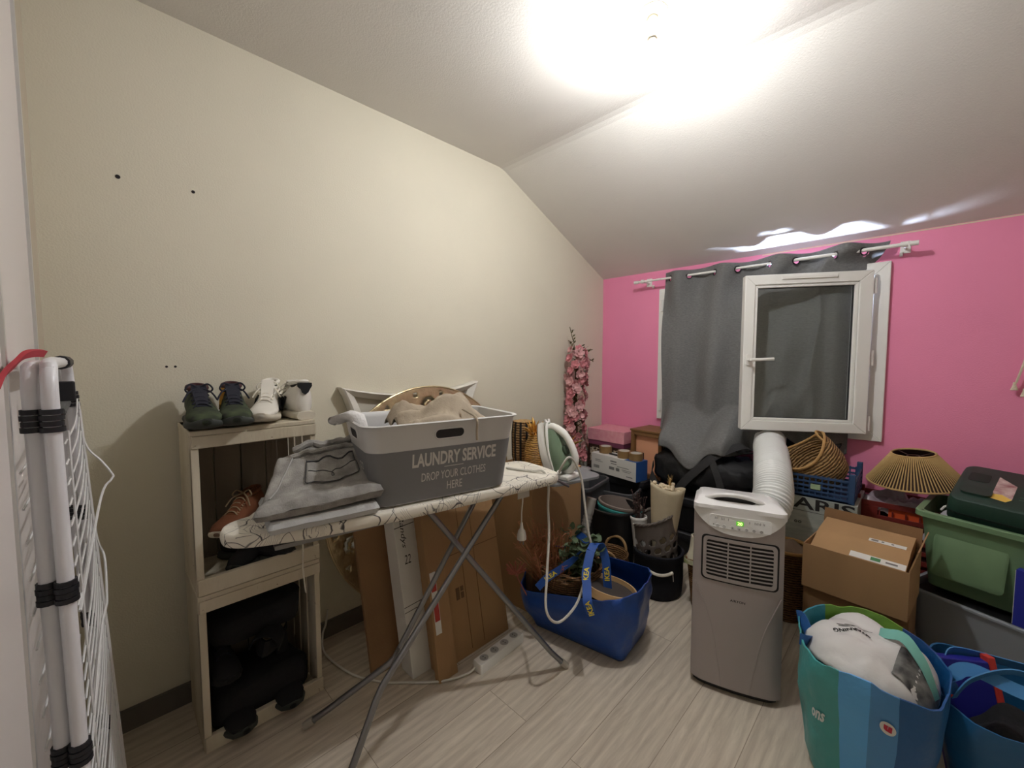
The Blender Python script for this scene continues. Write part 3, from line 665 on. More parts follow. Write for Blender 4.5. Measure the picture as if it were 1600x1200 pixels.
# ------------------------------------------------------------------ laundry basket
lb = thing('laundry_basket', 'grey plastic laundry basket lettered LAUNDRY SERVICE on the ironing board', 'laundry basket', (.62, -2.115, .8005), -12.6)
BL0, BW0, BL1, BW1, BH = .48, .28, .535, .345, .262      # length runs along local Y, the lettered face is +X
LG = mat('light_grey_plastic', (206, 205, 203), .45); DG = mat('slate_grey_print', (122, 122, 124), .5)
def bk(k, e=0, flare=True):
    kk = k + (.9 * max(0, k - .72) ** 1.5 if flare else 0)
    return rrect(BW0 + (BW1 - BW0)*kk + 2*e, BL0 + (BL1 - BL0)*kk + 2*e, .055, 6)
g = G(); ks = [0, .04, .15, .3, .45, .6, .72, .8, .88, .94, 1.0]
rings = [at_z(bk(k, -.012 if k == 0 else 0), BH*k) for k in ks] + [at_z(bk(1, .006), BH + .001), at_z(bk(1, .008), BH + .005), at_z(bk(1, .003), BH + .008), at_z(bk(1, -.004), BH + .004)]
rings += [at_z(bk(k, -.004), .004 + BH*k) for k in reversed(ks[1:-1])]
gg = G(); n = len(rings[0]); vs = [p for r in rings for p in r]; fs = []
def hole(c):       # hand holes: one in each long side, one in each end
    return .80*BH < c.z < .93*BH and ((abs(c.y) < .05) or (abs(c.x) < .04))
for i in range(len(rings) - 1):
    for j in range(n): fs.append((i*n+j, i*n+(j+1) % n, (i+1)*n+(j+1) % n, (i+1)*n+j))
fs.append(tuple(range(n-1, -1, -1))); fs.append(tuple((len(rings)-1)*n + j for j in range(n)))
gg.add(vs, fs); basket = gg.build('basket_body', LG, lb, smooth=True, angle=50)
g = G(); g.loft([at_z(bk(k, .0009, False), BH*k) for k in (.035, .15, .3, .45, .6, .695)], False, False).build('printed_sleeve', DG, lb, smooth=True)
# hand holes as dark recesses with a rolled edge
HOLEM = mat('basket_hole', (44, 42, 44), .8)
def sideface(k, y, off=.0): return Vector((max(p[0] for p in bk(k, off)), y, BH*k))
def handhole(end):
    ring = []
    for u, v in rrect(.105 if not end else .10, .034, .016, 5):
        k = .865 + v / BH
        if not end: ring.append(Vector((max(p[0] for p in bk(k)) + .001, u, BH*k)))
        else: ring.append(Vector((u, -max(p[1] for p in bk(k)) - .001, BH*k)))
    ho = G().loft([ring, [p + (Vector((.0006, 0, 0)) if not end else Vector((0, -.0006, 0))) for p in ring]]).build('hand_hole', HOLEM, lb)
    G().tube(ring, .0028, 6, closed=True).build('hole_rim', LG, ho, smooth=True)
    return ring
handhole(False); handhole(True)
def on_face(u, v, w, h, y0, z0):
    k = (z0 + v*h) / BH
    return Vector((max(p[0] for p in bk(k, .0016, False)), y0 + u*w, z0 + v*h))
LET = mat('pale_lettering', (206, 202, 196), .6)
g = G(); text(g, 'LAUNDRY SERVICE', (0,0,0), (1,0,0), (0,1,0), 1, 1, bold=.03, fn=lambda u, v: on_face(u, v, .305, .046, -.125, .122))
g.add([on_face(a, b_, .07, .0022, -.015, .112) for a, b_ in ((0, 0), (1, 0), (1, 1), (0, 1))], [(0, 1, 2, 3)])
text(g, 'DROP YOUR CLOTHES', (0,0,0), (1,0,0), (0,1,0), 1, 1, fn=lambda u, v: on_face(u, v, .235, .028, -.093, .072))
text(g, 'HERE', (0,0,0), (1,0,0), (0,1,0), 1, 1, fn=lambda u, v: on_face(u, v, .056, .028, -.003, .032))
g.build('lettering', LET, lb)
def end_face(x, z, off=.0018): return Vector((x, -max(p[1] for p in bk(z / BH, off, False)), z))
g = G()
for cx in (.038, .062):
    for i in range(3):
        cz = .065 + i*.032; sq = rrect(.018, .024, .004, 3)
        inn = rrect(.011, .014, .004, 3); n = len(sq)
        vs = [end_face(cx + x, cz + y) for x, y in sq] + [end_face(cx + x, cz + y) for x, y in inn]
        g.add(vs, [(a, (a+1) % n, n + (a+1) % n, n+a) for a in range(n)])
g.build('symbol_print', LET, lb)
# clothes piled in the basket
def heap(name, label, cat, mtl, fn, nu=40, nv=30, group=None, solid=.004):
    o = G().grid(fn, nu, nv).build(name, mtl, None, smooth=True, angle=180, solid=solid); return tag(o, label, cat, group)
MB_ = wm(lb)
def hoodie(u, v):
    x = (u - .5) * .27; y = -.13 + v * .33
    r = max(abs(u - .5) * 2, abs(v - .5) * 2)
    z = .303 - .085 * r**3 + .020 * math.sin(9 * v + 4 * u) + .016 * math.sin(17 * u - 6 * v) + .02 * noise.noise(Vector((x * 12, y * 12, 3))) + .012 * abs(noise.noise(Vector((x * 30 + y * 12, y * 26, 5))))
    z += .028 * math.exp(-((v - .86) / .12) ** 2 - ((u - .35) / .3) ** 2)
    z = max(z, .17)
    return MB_ @ Vector((x, y, z))
TAUPE = mat('taupe_jersey', (172, 158, 138), .9, var=.06, vscale=30, bump=.15, bscale=120)
heap('hoodie', 'taupe hoodie piled on top of the laundry basket', 'hoodie', TAUPE, hoodie, 60, 50)
hd = [o for o in COL.objects if o.name == 'hoodie'][0]
g = G(); g.tube(spline([MB_ @ Vector(p) for p in ((.10, .08, .292), (.145, .085, .283), (.182, .088, .274), (.193, .089, .255), (.188, .090, .225), (.186, .092, .195))], 6), .0042, 6); g.build('drawstring', TAUPE, hd, smooth=True)
tag(G().loft([[Vector((0, 0, 0))] * 0 + [MB_ @ Vector((p.x + .0, p.y, p.z)) for p in ring] for ring in
    [[Vector((.5*r*math.cos(a) + cx, cy + r*math.sin(a)*.8, cz + .55*r*math.cos(a))) for a in [2*math.pi*k/14 for k in range(14)]] for cx, cy, cz, r in
     ((-.03, -.325, .262, .012), (-.03, -.318, .268, .03), (-.02, -.30, .276, .036), (-.005, -.28, .284, .035), (.02, -.262, .276, .030), (.04, -.252, .255, .026), (.05, -.243, .225, .018))]]).jitter(.010, 22, 2).build('sock', mat('white_knit', (228, 226, 224), .95, bump=.3, bscale=160), smooth=True, angle=180), 'white sock hanging out over left end of the laundry basket', 'sock')
heap('shirt', 'black garment at left end inside the laundry basket', 'shirt', BLACKF, lambda u, v: MB_ @ Vector(((u - .5) * .27, -.235 + v * .14, .215 + .03 * noise.noise(Vector((u*4, v*4, 1))) + .035 * math.exp(-((u - .75) / .12) ** 2 - ((v - .3) / .2) ** 2) - .05 * (abs(u - .5) * 2) ** 3)), 24, 16)
heap('shirt', 'grey garment at right end inside the laundry basket', 'shirt', mat('grey_jersey', (128, 124, 122), .9, var=.1), lambda u, v: MB_ @ Vector(((u - .5) * .27, .19 + v * .06, .20 + .02 * noise.noise(Vector((u*5, v*5, 4))) - .03 * (abs(u - .5) * 2) ** 3)), 20, 14)

# ------------------------------------------------------------------ folded jeans on the board
DEN = mat('grey_denim', (150, 147, 142), .9, var=.3, vscale=22, bump=.3, bscale=260); DENL = mat('pale_grey_cotton', (190, 191, 190), .9, var=.08, vscale=20, bump=.2, bscale=160)
STI = mat('dark_stitching', (54, 54, 58), .8)
def slab(c0, du, dv, zt, t, seed, amp, edge=.03, skew=0):
    """folded cloth: closed pillow-like slab, u along du, v along dv"""
    g = G(); nu, nv = 36, 30
    def top(u, v, s):
        e = min(u, 1-u, v, 1-v); f = math.sqrt(max(0, 1 - (1 - min(e / edge, 1)) ** 2))
        p = Vector(c0) + Vector(du)*(skew*(1-v) + (1 - skew*(1-v))*u) + Vector(dv)*v
        n = noise.noise(Vector((u*5 + seed, v*5, seed))) * amp + noise.noise(Vector((u*13 + seed, v*11, seed))) * amp * .5
        return p + Vector((0, 0, zt(u, v) + n * (1 if s > 0 else .2) + s * t(u, v) / 2 * f))
    g.grid(lambda u, v: top(u, v, 1), nu, nv); g.grid(lambda u, v: top(u, v, -1), nu, nv)
    return g
# local frame: u runs towards the tail along the board, v from the wall side to the front
jx = BA * .33; jy = BBv * .30 + Vector((0, 0, 0))
J0 = Vector((.385, -2.655, .8025))
def jt(u, v): return .012
slab(J0 + BA*.04 + BBv*.03, BA*.285, BBv*.262, lambda u, v: .016, lambda u, v: .030, 3, .002)
o = slab(J0 + BA*.035 + BBv*.035, BA*.295, BBv*.265, lambda u, v: .018, lambda u, v: .034, 3, .003).build('folded_shirt', DENL, smooth=True, angle=60)
tag(o, 'pale grey folded cotton garment beneath the jeans on the ironing board', 'shirt')
jn = thing('folded_jeans', 'grey folded denim jeans with a back pocket, beside the laundry basket', 'jeans', (J0.x + .15, J0.y + .15, .835))
def jz(u, v): return .058 + .046 * smst(.8, .0, v) + .014 * u
def jth(u, v): return (.050 + .07 * smst(.75, .05, v)) * (.72 + .28 * smst(0, .4, u))
g = slab(J0, BA*.345, BBv*.30, jz, jth, 8, .012, .06, .27); g.build('denim', DEN, jn, smooth=True, angle=70, world=True)
def jp(u, v, off=.002):
    e = min(u, 1-u, v, 1-v); f = math.sqrt(max(0, 1 - (1 - min(e / .06, 1)) ** 2))
    n = noise.noise(Vector((u*5 + 8, v*5, 8))) * .012 + noise.noise(Vector((u*13 + 8, v*11, 8))) * .006
    return J0 + BA*.345*(.27*(1-v) + (1 - .27*(1-v))*u) + BBv*.30*v + Vector((0, 0, jz(u, v) + n + jth(u, v)/2*f + off))
# waistband roll, pocket, seams
g = G(); P = [jp(.22 + .68*k/16, .10 + .02*math.sin(k), .012) for k in range(17)]; g.tube(P, [.012 + .002*math.sin(k*2.1) for k in range(17)], 8); g.build('waistband', DEN, jn, smooth=True, world=True)
g = G(); P = [jp(.20 + .70*k/16, .20 + .012*math.sin(k*1.3), .006) for k in range(17)]; g.tube(P, .009, 8); g.build('waistband', DEN, jn, smooth=True, world=True)
g = G(); g.grid(lambda u, v: jp(.36 + .50*u, .32 + (.36 - .05 * abs(u - .5) * 2)*v, .0035), 20, 16); g.build('back_pocket', DEN, jn, smooth=True, angle=180, world=True, solid=.0016)
def seam(q, r=.0013, off=.0055): return G().tube([jp(a, b_, off) for a, b_ in q], r, 5)
PK = [(.36, .32), (.36, .45), (.36, .63), (.48, .65), (.61, .68), (.74, .65), (.86, .62), (.86, .45), (.86, .32)]
seam([(p.x, p.y) for p in spline([(a, b_, 0) for a, b_ in PK], 5)]).build('stitching', STI, jn, world=True)
seam([(.36 + .5*k/12, .34 + .02*math.sin(k*.9)) for k in range(13)], .003).build('stitching', STI, jn, world=True)
seam([(p.x, p.y) for p in spline([(.38, .48, 0), (.52, .50, 0), (.60, .55, 0), (.62, .60, 0), (.60, .60, 0), (.62, .54, 0), (.72, .49, 0), (.85, .46, 0)], 5)]).build('stitching', STI, jn, world=True)
seam([(.24 - .16*k/12, .12 + .62*k/12) for k in range(13)], .0022, .004).build('stitching', mat('pale_seam', (170, 168, 166), .8), jn, world=True)

g = G(); g.loft([[Vector((x*k, y*k, z)) for x, y in rrect(.20, .30, .06)] for z, k in ((0, .9), (.03, 1), (.09, 1), (.13, .85))]).jitter(.018, 10, 5).move(T(.18, -2.60, .022))
tag(g.build('fabric_bag', BLACKF, smooth=True, angle=180), 'black fabric bag crumpled at the bottom front of the lower crate', 'bag')
# ------------------------------------------------------------------ portable air conditioner
ACG = mat('warm_grey_plastic', (166, 157, 154), .42); ACW = mat('gloss_white_plastic', (238, 237, 236), .25); GRL = mat('grille_grey', (166, 157, 153), .4)
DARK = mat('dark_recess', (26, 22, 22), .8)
ac = thing('air_conditioner', 'grey and white portable air conditioner on the floor with green display', 'air conditioner', (1.362, -1.12, 0), 18.4)
# local: x right, -y front. front plane at y = -.16 at the top, growing forward towards the floor
def acf(x, z, off=0): return Vector((x, -.16 - .055*(.70 - z)/.70 - .014*(1 - (x/.155)**2) - off, z))
def acsec(z, w=.155, yb=.15):
    f = [acf(-w + 2*w*k/16, z) for k in range(17)]
    r = .02
    pts = [Vector((p.x * (w - .004)/w, p.y + (.014 if k in (0, 16) else (.004 if k in (1, 15) else 0)), z)) for k, p in enumerate(f)]
    pts += [Vector((w, -.10, z)), Vector((w, .05, z)), Vector((w - .006, yb - .03, z)), Vector((w - .04, yb, z)), Vector((-w + .04, yb, z)), Vector((-w + .006, yb - .03, z)), Vector((-w, .05, z)), Vector((-w, -.10, z))]
    return pts
def slant(ring, top): return [Vector((p.x, p.y, min(p.z, top - max(0, p.y + .10)*.17))) for p in ring]
G().loft([acsec(z) for z in (.028, .045, .2, .4, .6)] + [slant(acsec(.69), .69), slant(acsec(.697), .697)]).build('body', ACG, ac, smooth=True, angle=35)
G().loft([[Vector((p.x*.93, p.y*.9 + .0, z)) for p in acsec(.03)] for z in (.0, .03)]).build('base', mat('charcoal_plastic', (44, 42, 42), .6), ac)
# white front panel with a curved lower edge
g = G(); nu, nv = 28, 10
def zlow(x): return .700 - .096 + .075 * (abs(x)/.155) ** 2.6
for off in (.0035, .0005): g.grid(lambda u, v: acf(-.156 + .312*u, zlow(-.156 + .312*u) + (.708 - zlow(-.156 + .312*u))*v, off - .010*(abs(u - .5)*2) ** 12), nu, nv)
g.build('front_panel', ACW, ac, smooth=True, angle=50)
# top collar: ledge, raised back, handle over a dark recess
def ring_top(x0, x1, y0, y1, z): return [Vector((x, y, z)) for x, y in [( (x0+x1)/2 + p[0], (y0+y1)/2 + p[1]) for p in rrect(x1-x0, y1-y0, .02, 4)]]
def rt(x0, x1, y0, y1, z): return [Vector((p.x, p.y, z - max(0, p.y + .10)*.17)) for p in ring_top(x0, x1, y0, y1, z)]
G().loft([rt(-.155, .155, -.176, .148, .694), rt(-.155, .155, -.174, .148, .707), rt(-.146, .146, -.158, .14, .713), rt(-.140, .126, -.135, .13, .724), rt(-.13, .11, -.12, .12, .728)]).build('top_cover', ACW, ac, smooth=True, angle=45)
g = G(); n = 24
top = [Vector((-.015 + .072*math.cos(a), -.134 + .010*math.sin(a), .7225 + .010*math.sin(a))) for a in [2*math.pi*k/n for k in range(n)]]
g.loft([top, [p + Vector((0, -.004, .003)) for p in top]]).build('handle_recess', DARK, ac)
G().tube(spline([(-.115, -.128, .718), (-.075, -.140, .738), (-.015, -.146, .747), (.045, -.140, .738), (.085, -.128, .718)], 6), .0085, 10).build('carry_handle', ACW, ac, smooth=True)
# control strip
g = G()
pl = dens(rrect(.205, .046, .008, 4))
g.loft([[acf(.004 + x, .651 + y, off) for x, y in pl] for off in (.003, .0052)]); panel = g.build('control_panel', mat('white_control_strip', (246, 247, 248), .3), ac)
g = G(); g.loft([[acf(.004 + x, .653 + y, off) for x, y in rrect(.024, .016, .001, 1)] for off in (.005, .0058)]).build('display', emis('green_display', (84, 176, 40), .22), panel)
g = G(); text(g, '20', (0, 0, 0), (1, 0, 0), (0, 1, 0), 1, 1, fn=lambda u, v: acf(-.004 + .016*u, .6475 + .011*v, .0062)); g.build('display_digits', emis('digit_glow', (225, 255, 150), .8), panel)
for k, x in enumerate((-.070, -.048, -.020 + .0, .002, .026, .050, .074)):
    b_ = G(); b_.loft([[acf(x + p[0], .6345 + p[1], off) for p in circ(.0068, 14)] for off in (.005, .0075)]); b_.build('button', mat('pale_button', (214, 214, 214), .35), panel, smooth=True, angle=40)
g = G()
for k, x in enumerate((-.020, .002)):
    s_ = 1 if k == 0 else -1
    g.add([acf(x - .003, .633 - .001*s_, .0078), acf(x + .003, .633 - .001*s_, .0078), acf(x, .633 + .004*s_, .0078)], [(0, 1, 2) if s_ > 0 else (2, 1, 0)])
for x in (.026, .050, .074): g.loft([[acf(x + p[0]*r, .6345 + p[1]*r, .0078) for p in circ(.0035, 10)] for r in (1, .6)], False, False)
for x, w_ in ((-.080, 3), (-.058, 3), (-.035, 1), (.035, 1), (.052, 5), (.078, 2)):
    for i in range(w_): 
        xx = x + i*.0045; g.add([acf(xx, .657, .0056), acf(xx + .0015, .657, .0056), acf(xx + .0015, .666 - .002*(i % 2), .0056), acf(xx, .666 - .002*(i % 2), .0056)], [(0, 1, 2, 3)])
g.loft([[acf(-.084 + p[0], .6365 + p[1], off) for p in circ(.002, 8)] for off in (.005, .0062)])
g.build('panel_print', mat('grey_print', (96, 94, 96), .6), panel)
# grille
def gl(z): return acf(0, z).y
g = G(); o_ = dens(rrect(.245, .160, .016, 4)); sc_ = (.222/.245, .140/.160); i_ = [(a*sc_[0], b_*sc_[1]) for a, b_ in o_]; n = len(o_); gc = (.005, .506)
def gp(q, off): return acf(gc[0] + q[0], gc[1] + q[1], off)
g.loft([[gp(q, .0) for q in o_], [gp(q, .004) for q in o_], [gp(q, .004) for q in i_], [gp(q, -.001) for q in i_]], False, False)
gr = g.build('air_grille', GRL, ac, smooth=True, angle=30)
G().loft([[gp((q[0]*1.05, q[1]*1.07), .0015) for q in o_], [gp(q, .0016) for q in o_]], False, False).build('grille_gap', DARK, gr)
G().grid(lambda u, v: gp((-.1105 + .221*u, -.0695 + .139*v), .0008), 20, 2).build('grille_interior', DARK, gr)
for k in range(11):
    z = -.070 + .014*k + .0
    G().add([gp((-.111 + .222*u/10, z + dz), off) for off in (.0012, .0040) for dz in (-.0024, .0024) for u in range(11)],
            [f for u in range(10) for f in ((22+u, 22+u+1, 33+u+1, 33+u), (u, 22+u, 22+u+1, u+1), (11+u, 11+u+1, 33+u+1, 33+u))]).build('slat', GRL, gr)
for x in (-.037, .037):
    G().add([gp((x + dx, z), off) for off in (.0040, .0052) for dx in (-.0022, .0022) for z in (-.07, .07)], [(4, 6, 7, 5), (0, 4, 5, 1), (2, 3, 7, 6)]).build('slat_post', GRL, gr)
g = G(); text(g, 'AIRTON', (0, 0, 0), (1, 0, 0), (0, 1, 0), 1, 1, bold=.02, fn=lambda u, v: acf(-.021 + .05*u, .356 + .0085*v, .0008)); g.build('lettering', INK, ac)
for pts, nm in (([(-.143, .401), (-.118, .345), (-.097, .297), (-.078, .235), (-.065, .172), (-.052, .09), (-.043, .03)], 'a'), ([(.144, .397), (.115, .325), (.094, .268), (.078, .205), (.067, .142), (.056, .08), (.049, .03)], 'b')):
    G().tube([acf(a, b_, -.0008) for a, b_ in spline([(a, b_, 0) for a, b_ in pts], 4) for a, b_ in [(a, b_)]] if False else [acf(p.x, p.y, -.0008) for p in spline([(a, b_, 0) for a, b_ in pts], 4)], .0022, 6).build('body_crease', ACG, ac, smooth=True)
# corrugated hose up to the window
hz = thing('exhaust_hose', 'white corrugated exhaust hose rising from the air conditioner to the window', 'hose', (1.42, -.9, .62))
P = spline([(1.395, -.985, .56), (1.43, -.90, .61), (1.432, -.84, .66), (1.402, -.72, .725), (1.345, -.50, .775), (1.30, -.33, .775), (1.275, -.21, .80), (1.265, -.125, .865), (1.27, -.04, .955), (1.29, .08, .985)], 24)
R_ = [.0765 + .0035*math.sin(2*math.pi*k/5.0) for k in range(len(P))]
HOSE = mat('ribbed_white_vinyl', (224, 226, 224), .4)
P2 = []; R2 = []
for i in range(len(P) - 1):
    for k in range(2): P2.append(P[i].lerp(P[i+1], k/2)); 
L_ = 0; prev = P2[0]
for q in P2:
    L_ += (q - prev).length; prev = q; R2.append(.0765 + .0038*math.sin(2*math.pi*L_/.0135))
G().tube(P2, R2, 28).build('hose', HOSE, hz, smooth=True, world=True, angle=180)
G().lathe([(.088, 0), (.088, .03), (.082, .035), (.082, .06)], 28).move(T(1.385, -.995, .545) @ Rx(-55)).build('hose_collar', ACW, hz, smooth=True, world=True)

# ------------------------------------------------------------------ cartons and boards leaning under the ironing board
def leaning(name, label, cat, mtl, y0, y1, xb, t, h, ang, extra=None, parts=None):
    o = thing(name, label, cat, (xb, (y0 + y1)/2, 0), rot=(0, math.radians(-ang), 0), group=None)
    G().box(-t, 0, y0 - (y0+y1)/2, y1 - (y0+y1)/2, 0, h).build('board', mtl, o, bevel=.002)
    return o
sa = math.sin(math.radians(14))
o1 = leaning('cardboard_sheet', 'plain brown cardboard sheet leaning at the left under the ironing board', 'cardboard', CARDD, -2.245, -2.085, .385, .02, .80, 14)
o2 = leaning('long_white_box', 'slim white cardboard box with handwriting leaning between brown cartons', 'box', PAPER, -2.135, -2.04, .505, .085, .74, 13)
g = G()
def on2(u, v): return Vector((.0008, -.0475 + u, v))
text(g, 'Randys', (0,0,0), (1,0,0), (0,1,0), 1, 1, shear=.3, fn=lambda u, v: on2(.020 + .028*v, .50 + .13*(1-u)))
text(g, '22', (0,0,0), (1,0,0), (0,1,0), 1, 1, shear=.2, fn=lambda u, v: on2(.028 + .030*u, .435 + .036*v))
g.add([on2(.0, .27), on2(.092, .275), on2(.092, .2775), on2(.0, .2725)], [(0,1,2,3)]).add([on2(.0, .25), on2(.092, .255), on2(.092, .2575), on2(.0, .2525)], [(0,1,2,3)])
g.add([on2(.0, .585), on2(.092, .59), on2(.092, .593), on2(.0, .588)], [(0,1,2,3)])
g.build('handwriting', INK, o2)
o3 = leaning('flat_carton', 'large brown folded carton leaning behind the power strip', 'carton', CARD, -2.05, -1.655, .558, .055, .76, 11)
g = G()
for y in (-.198, -.02, .05): g.box(.0002, .0012, y, y + .0025, .02, .75)
g.box(.0002, .0012, -.197, .197, .43, .433)
g.build('flap_seam', mat('carton_seam', (112, 82, 52), .9), o3)
g = G()
for a, b_, c_, d_ in ((-.07, .24, -.052, .29), (-.045, .24, -.030, .265), (-.045, .27, -.030, .29)): g.box(.0003, .0015, a, c_, b_, d_)
g.build('carton_print', mat('faint_brown_print', (112, 86, 58), .9), o3)
o4 = leaning('narrow_carton', 'narrow brown carton with red and white label leaning left of the flat carton', 'carton', CARD, -2.075, -1.985, .60, .03, .70, 11)
G().box(.0003, .0013, -.035, -.008, .18, .42).build('label', PAPER, o4); G().box(.0012, .002, -.033, -.01, .23, .32).build('label_stripe', mat('label_red', (176, 52, 44), .6), o4)
G().box(.0012, .002, -.033, -.01, .345, .39).build('label_stripe', MATS['label_red'], o4)
# power strip and its cord
ps = thing('power_strip', 'white four socket power strip on the floor in front of the flat carton', 'power strip', (.648, -1.80, 0), 3)
G().loft([at_z(rrect(.052, .265, .008), z) for z in (0, .036)] + [at_z(rrect(.046, .259, .006), .040)]).build('strip_body', WHITEP, ps, smooth=True, angle=40)
for k in range(4):
    so = G().lathe([(.0195, .0402), (.0195, .0412), (.018, .0412), (.017, .0395)], 18, (0, -.092 + .061*k, 0), False, False).build('socket', mat('socket_ring', (206, 204, 198), .5), ps, smooth=True)
    G().lathe([(.0172, .0402), (.0172, .0408)], 18, (0, -.092 + .061*k, 0)).build('socket_well', mat('socket_grey', (168, 166, 162), .6), so)
    for s_ in (-.006, .006): G().lathe([(.0025, .0412), (.0025, .0416)], 8, (s_, -.092 + .061*k, 0)).build('socket_hole', INK, so)
G().tube(spline([(.645, -1.934, .018), (.64, -1.97, .008), (.60, -2.06, .006), (.505, -2.165, .006), (.42, -2.24, .006), (.30, -2.30, .006), (.12, -2.33, .008), (.04, -2.31, .04), (.028, -2.29, .08), (.026, -2.28, .14)], 8), .0042, 8).build('strip_cord', CORDW, ps, smooth=True, world=True)

# ------------------------------------------------------------------ gold disc and white frame on the beige wall
GOLD = mat('hammered_gold', (206, 188, 150), .34, .8, var=.12, vscale=18, bump=.6, bscale=26)
gd = thing('gold_disc', 'large round gold metal wall disc with cut out swirls leaning on beige wall', 'wall decoration', (.137, -1.763, .033), rot=(0, math.radians(-3.5), 0))
RD = .548
def gdp(y, z, x): return Vector((x, y, z + RD))
cut = []
for ringr, n_, rr in ((.448, 20, .050), (.325, 14, .048), (.215, 9, .044)):
    for k in range(n_):
        a = 2*math.pi*(k + .5*(ringr == .335))/n_; cut.append((ringr*math.cos(a), ringr*math.sin(a), rr))
dots = [(.515*math.cos(2*math.pi*(k+.5)/20), .515*math.sin(2*math.pi*(k+.5)/20), .012) for k in range(20)] + [(.388*math.cos(2*math.pi*(k+.5)/20), .388*math.sin(2*math.pi*(k+.5)/20), .012) for k in range(20)]
def is_hole(y, z):
    for a, b_, r in cut:
        d = math.hypot(y - a, z - b_)
        if r*.60 < d < r*.95 and not (z - b_ < -.55*r): return True
        if d < r*.30: return True
    for a, b_, r in dots:
        if math.hypot(y - a, z - b_) < r: return True
    return False
g = G(); nr, na = 60, 288; vs = []; fs = []
for i in range(nr + 1):
    r = .10 + (RD - .10)*i/nr
    for j in range(na):
        a = 2*math.pi*j/na; vs.append(gdp(r*math.cos(a), r*math.sin(a), .018*(1 - (r/RD)**2) + .0))
for i in range(nr):
    for j in range(na):
        r = .10 + (RD - .10)*(i + .5)/nr; a = 2*math.pi*(j + .5)/na
        if is_hole(r*math.cos(a), r*math.sin(a)): continue
        fs.append((i*na + j, i*na + (j+1) % na, (i+1)*na + (j+1) % na, (i+1)*na + j))
g.add(vs, fs).build('pierced_plate', GOLD, gd, smooth=True, angle=180, solid=.003)
G().tube([gdp(RD*math.cos(2*math.pi*k/96), RD*math.sin(2*math.pi*k/96), 0) for k in range(96)], .005, 8, closed=True).build('rim', GOLD, gd, smooth=True)
fr_ = thing('curved_frame', 'white frame with inward curving sides standing behind the gold disc', 'frame', (.022, -1.803, .488))
def cs(t, s_, k):   # concave sided square
    e = s_/2; b_ = .09*s_*(1 - (2*t - 1)**2)
    return [(-e + s_*t, -e + b_), (e - b_, -e + s_*t), (e - s_*t, e - b_), (-e + b_, e - s_*t)][k]
def csring(s_, x): return [Vector((x, p[0], p[1] + .535)) for k in range(4) for t in [q/12 for q in range(12)] for p in [cs(t, s_, k)]]
FRW = mat('white_lacquer', (222, 218, 208), .4)
S_ = .80
g = G(); r_ = [csring(S_, .0 - .02), csring(S_, .03), csring(S_*.97, .036), csring(S_*.84, .012), csring(S_*.84, -.02)]
for rr_ in r_:
    for i_, p_ in enumerate(rr_): rr_[i_] = Vector((p_.x, p_.y, p_.z*.70))
g.loft(r_, False, False); g.build('frame_moulding', FRW, fr_, smooth=True, angle=30)
g = G(); rr_ = [Vector((-.01, p.y, p.z*.70)) for p in csring(S_*.85, -.01)]; g.loft([rr_, [p + Vector((-.006, 0, 0)) for p in rr_]]).build('back_panel', mat('pale_panel', (206, 200, 186), .7), fr_)

# ------------------------------------------------------------------ carton with gold pineapples behind the iron
cb = thing('plain_carton', 'brown cardboard carton standing by beige wall behind the iron, pineapples on top', 'carton', (.345, -1.28, 0), 4)
G().loft([at_z(rrect(.40, .46, .004, 1), z) for z in (0, .66)]).build('carton_box', CARD, cb)
G().box(-.03, .03, -.23, .23, .6603, .661).build('packing_tape', mat('tan_tape', (178, 140, 92), .4), cb)
def pineapple(loc, h, r, label, lean_=0):
    t = thing('gold_pineapple', label, 'ornament', loc, random.uniform(0, 90), 'gold pineapple ornaments')
    g = G(); g.lathe([(r*.6, 0), (r*.95, h*.2), (r, h*.5), (r*.85, h*.8), (r*.45, h)], 20); g.build('fruit_body', weave('gold_weave_%d' % int(h*1000), (120, 78, 26), (214, 168, 84), 30, 50, .4), t, smooth=True)
    g = G()
    for k in range(34):
        a = k*2.4; tl = .35 + 1.0*(k/34); L = .11*(.6 + .4*math.sin(k)) ; up = math.radians(85 - 70*(1 - k/34))
        d = Vector((math.cos(a)*math.cos(up), math.sin(a)*math.cos(up), math.sin(up))); b0 = Vector((0, 0, h*.97))
        sd = Vector((-math.sin(a), math.cos(a), 0))
        m = b0 + d*L*.5 + Vector((0, 0, .012)); e = b0 + d*L
        g.add([b0 - sd*.007, b0 + sd*.007, m + sd*.008, e, m - sd*.008], [(0, 1, 2, 3, 4)])
    g.build('leaf_crown', mat('gold_leaf', (222, 176, 92), .3, .75), t, solid=.001)
pineapple((.40, -1.305, .6605), .195, .052, 'gold pineapple ornament on the carton, taller one left of the iron tip')
pineapple((.475, -1.11, .6605), .10, .05, 'small gold pineapple ornament behind the iron handle')
g = G(); g.lathe([(.055, 0), (.065, .05), (.067, .18), (.06, .25)], 24); 
tv = thing('striped_vase', 'tall straw vase with black vertical stripes right of the laundry basket', 'vase', (.255, -1.235, .6605))
g.build('vase_body', STRAW, tv, smooth=True)
for k in range(12):
    a = 2*math.pi*k/12; G().ribbon([(.0565*math.cos(a), .0565*math.sin(a), .004), (.0665*math.cos(a), .0665*math.sin(a), .05), (.0685*math.cos(a), .0685*math.sin(a), .18), (.0615*math.cos(a), .0615*math.sin(a), .25)], .012, (-math.sin(a), math.cos(a), 0), .002).build('stripe', BLK, tv)

# ------------------------------------------------------------------ steam iron on the rest
irn = thing('steam_iron', 'white and green steam iron standing upright on the ironing board rest', 'iron', (.655, -1.445, .7155), rot=(0, 0, math.radians(-86))); irn.scale = (1.08, 1.08, 1.08)
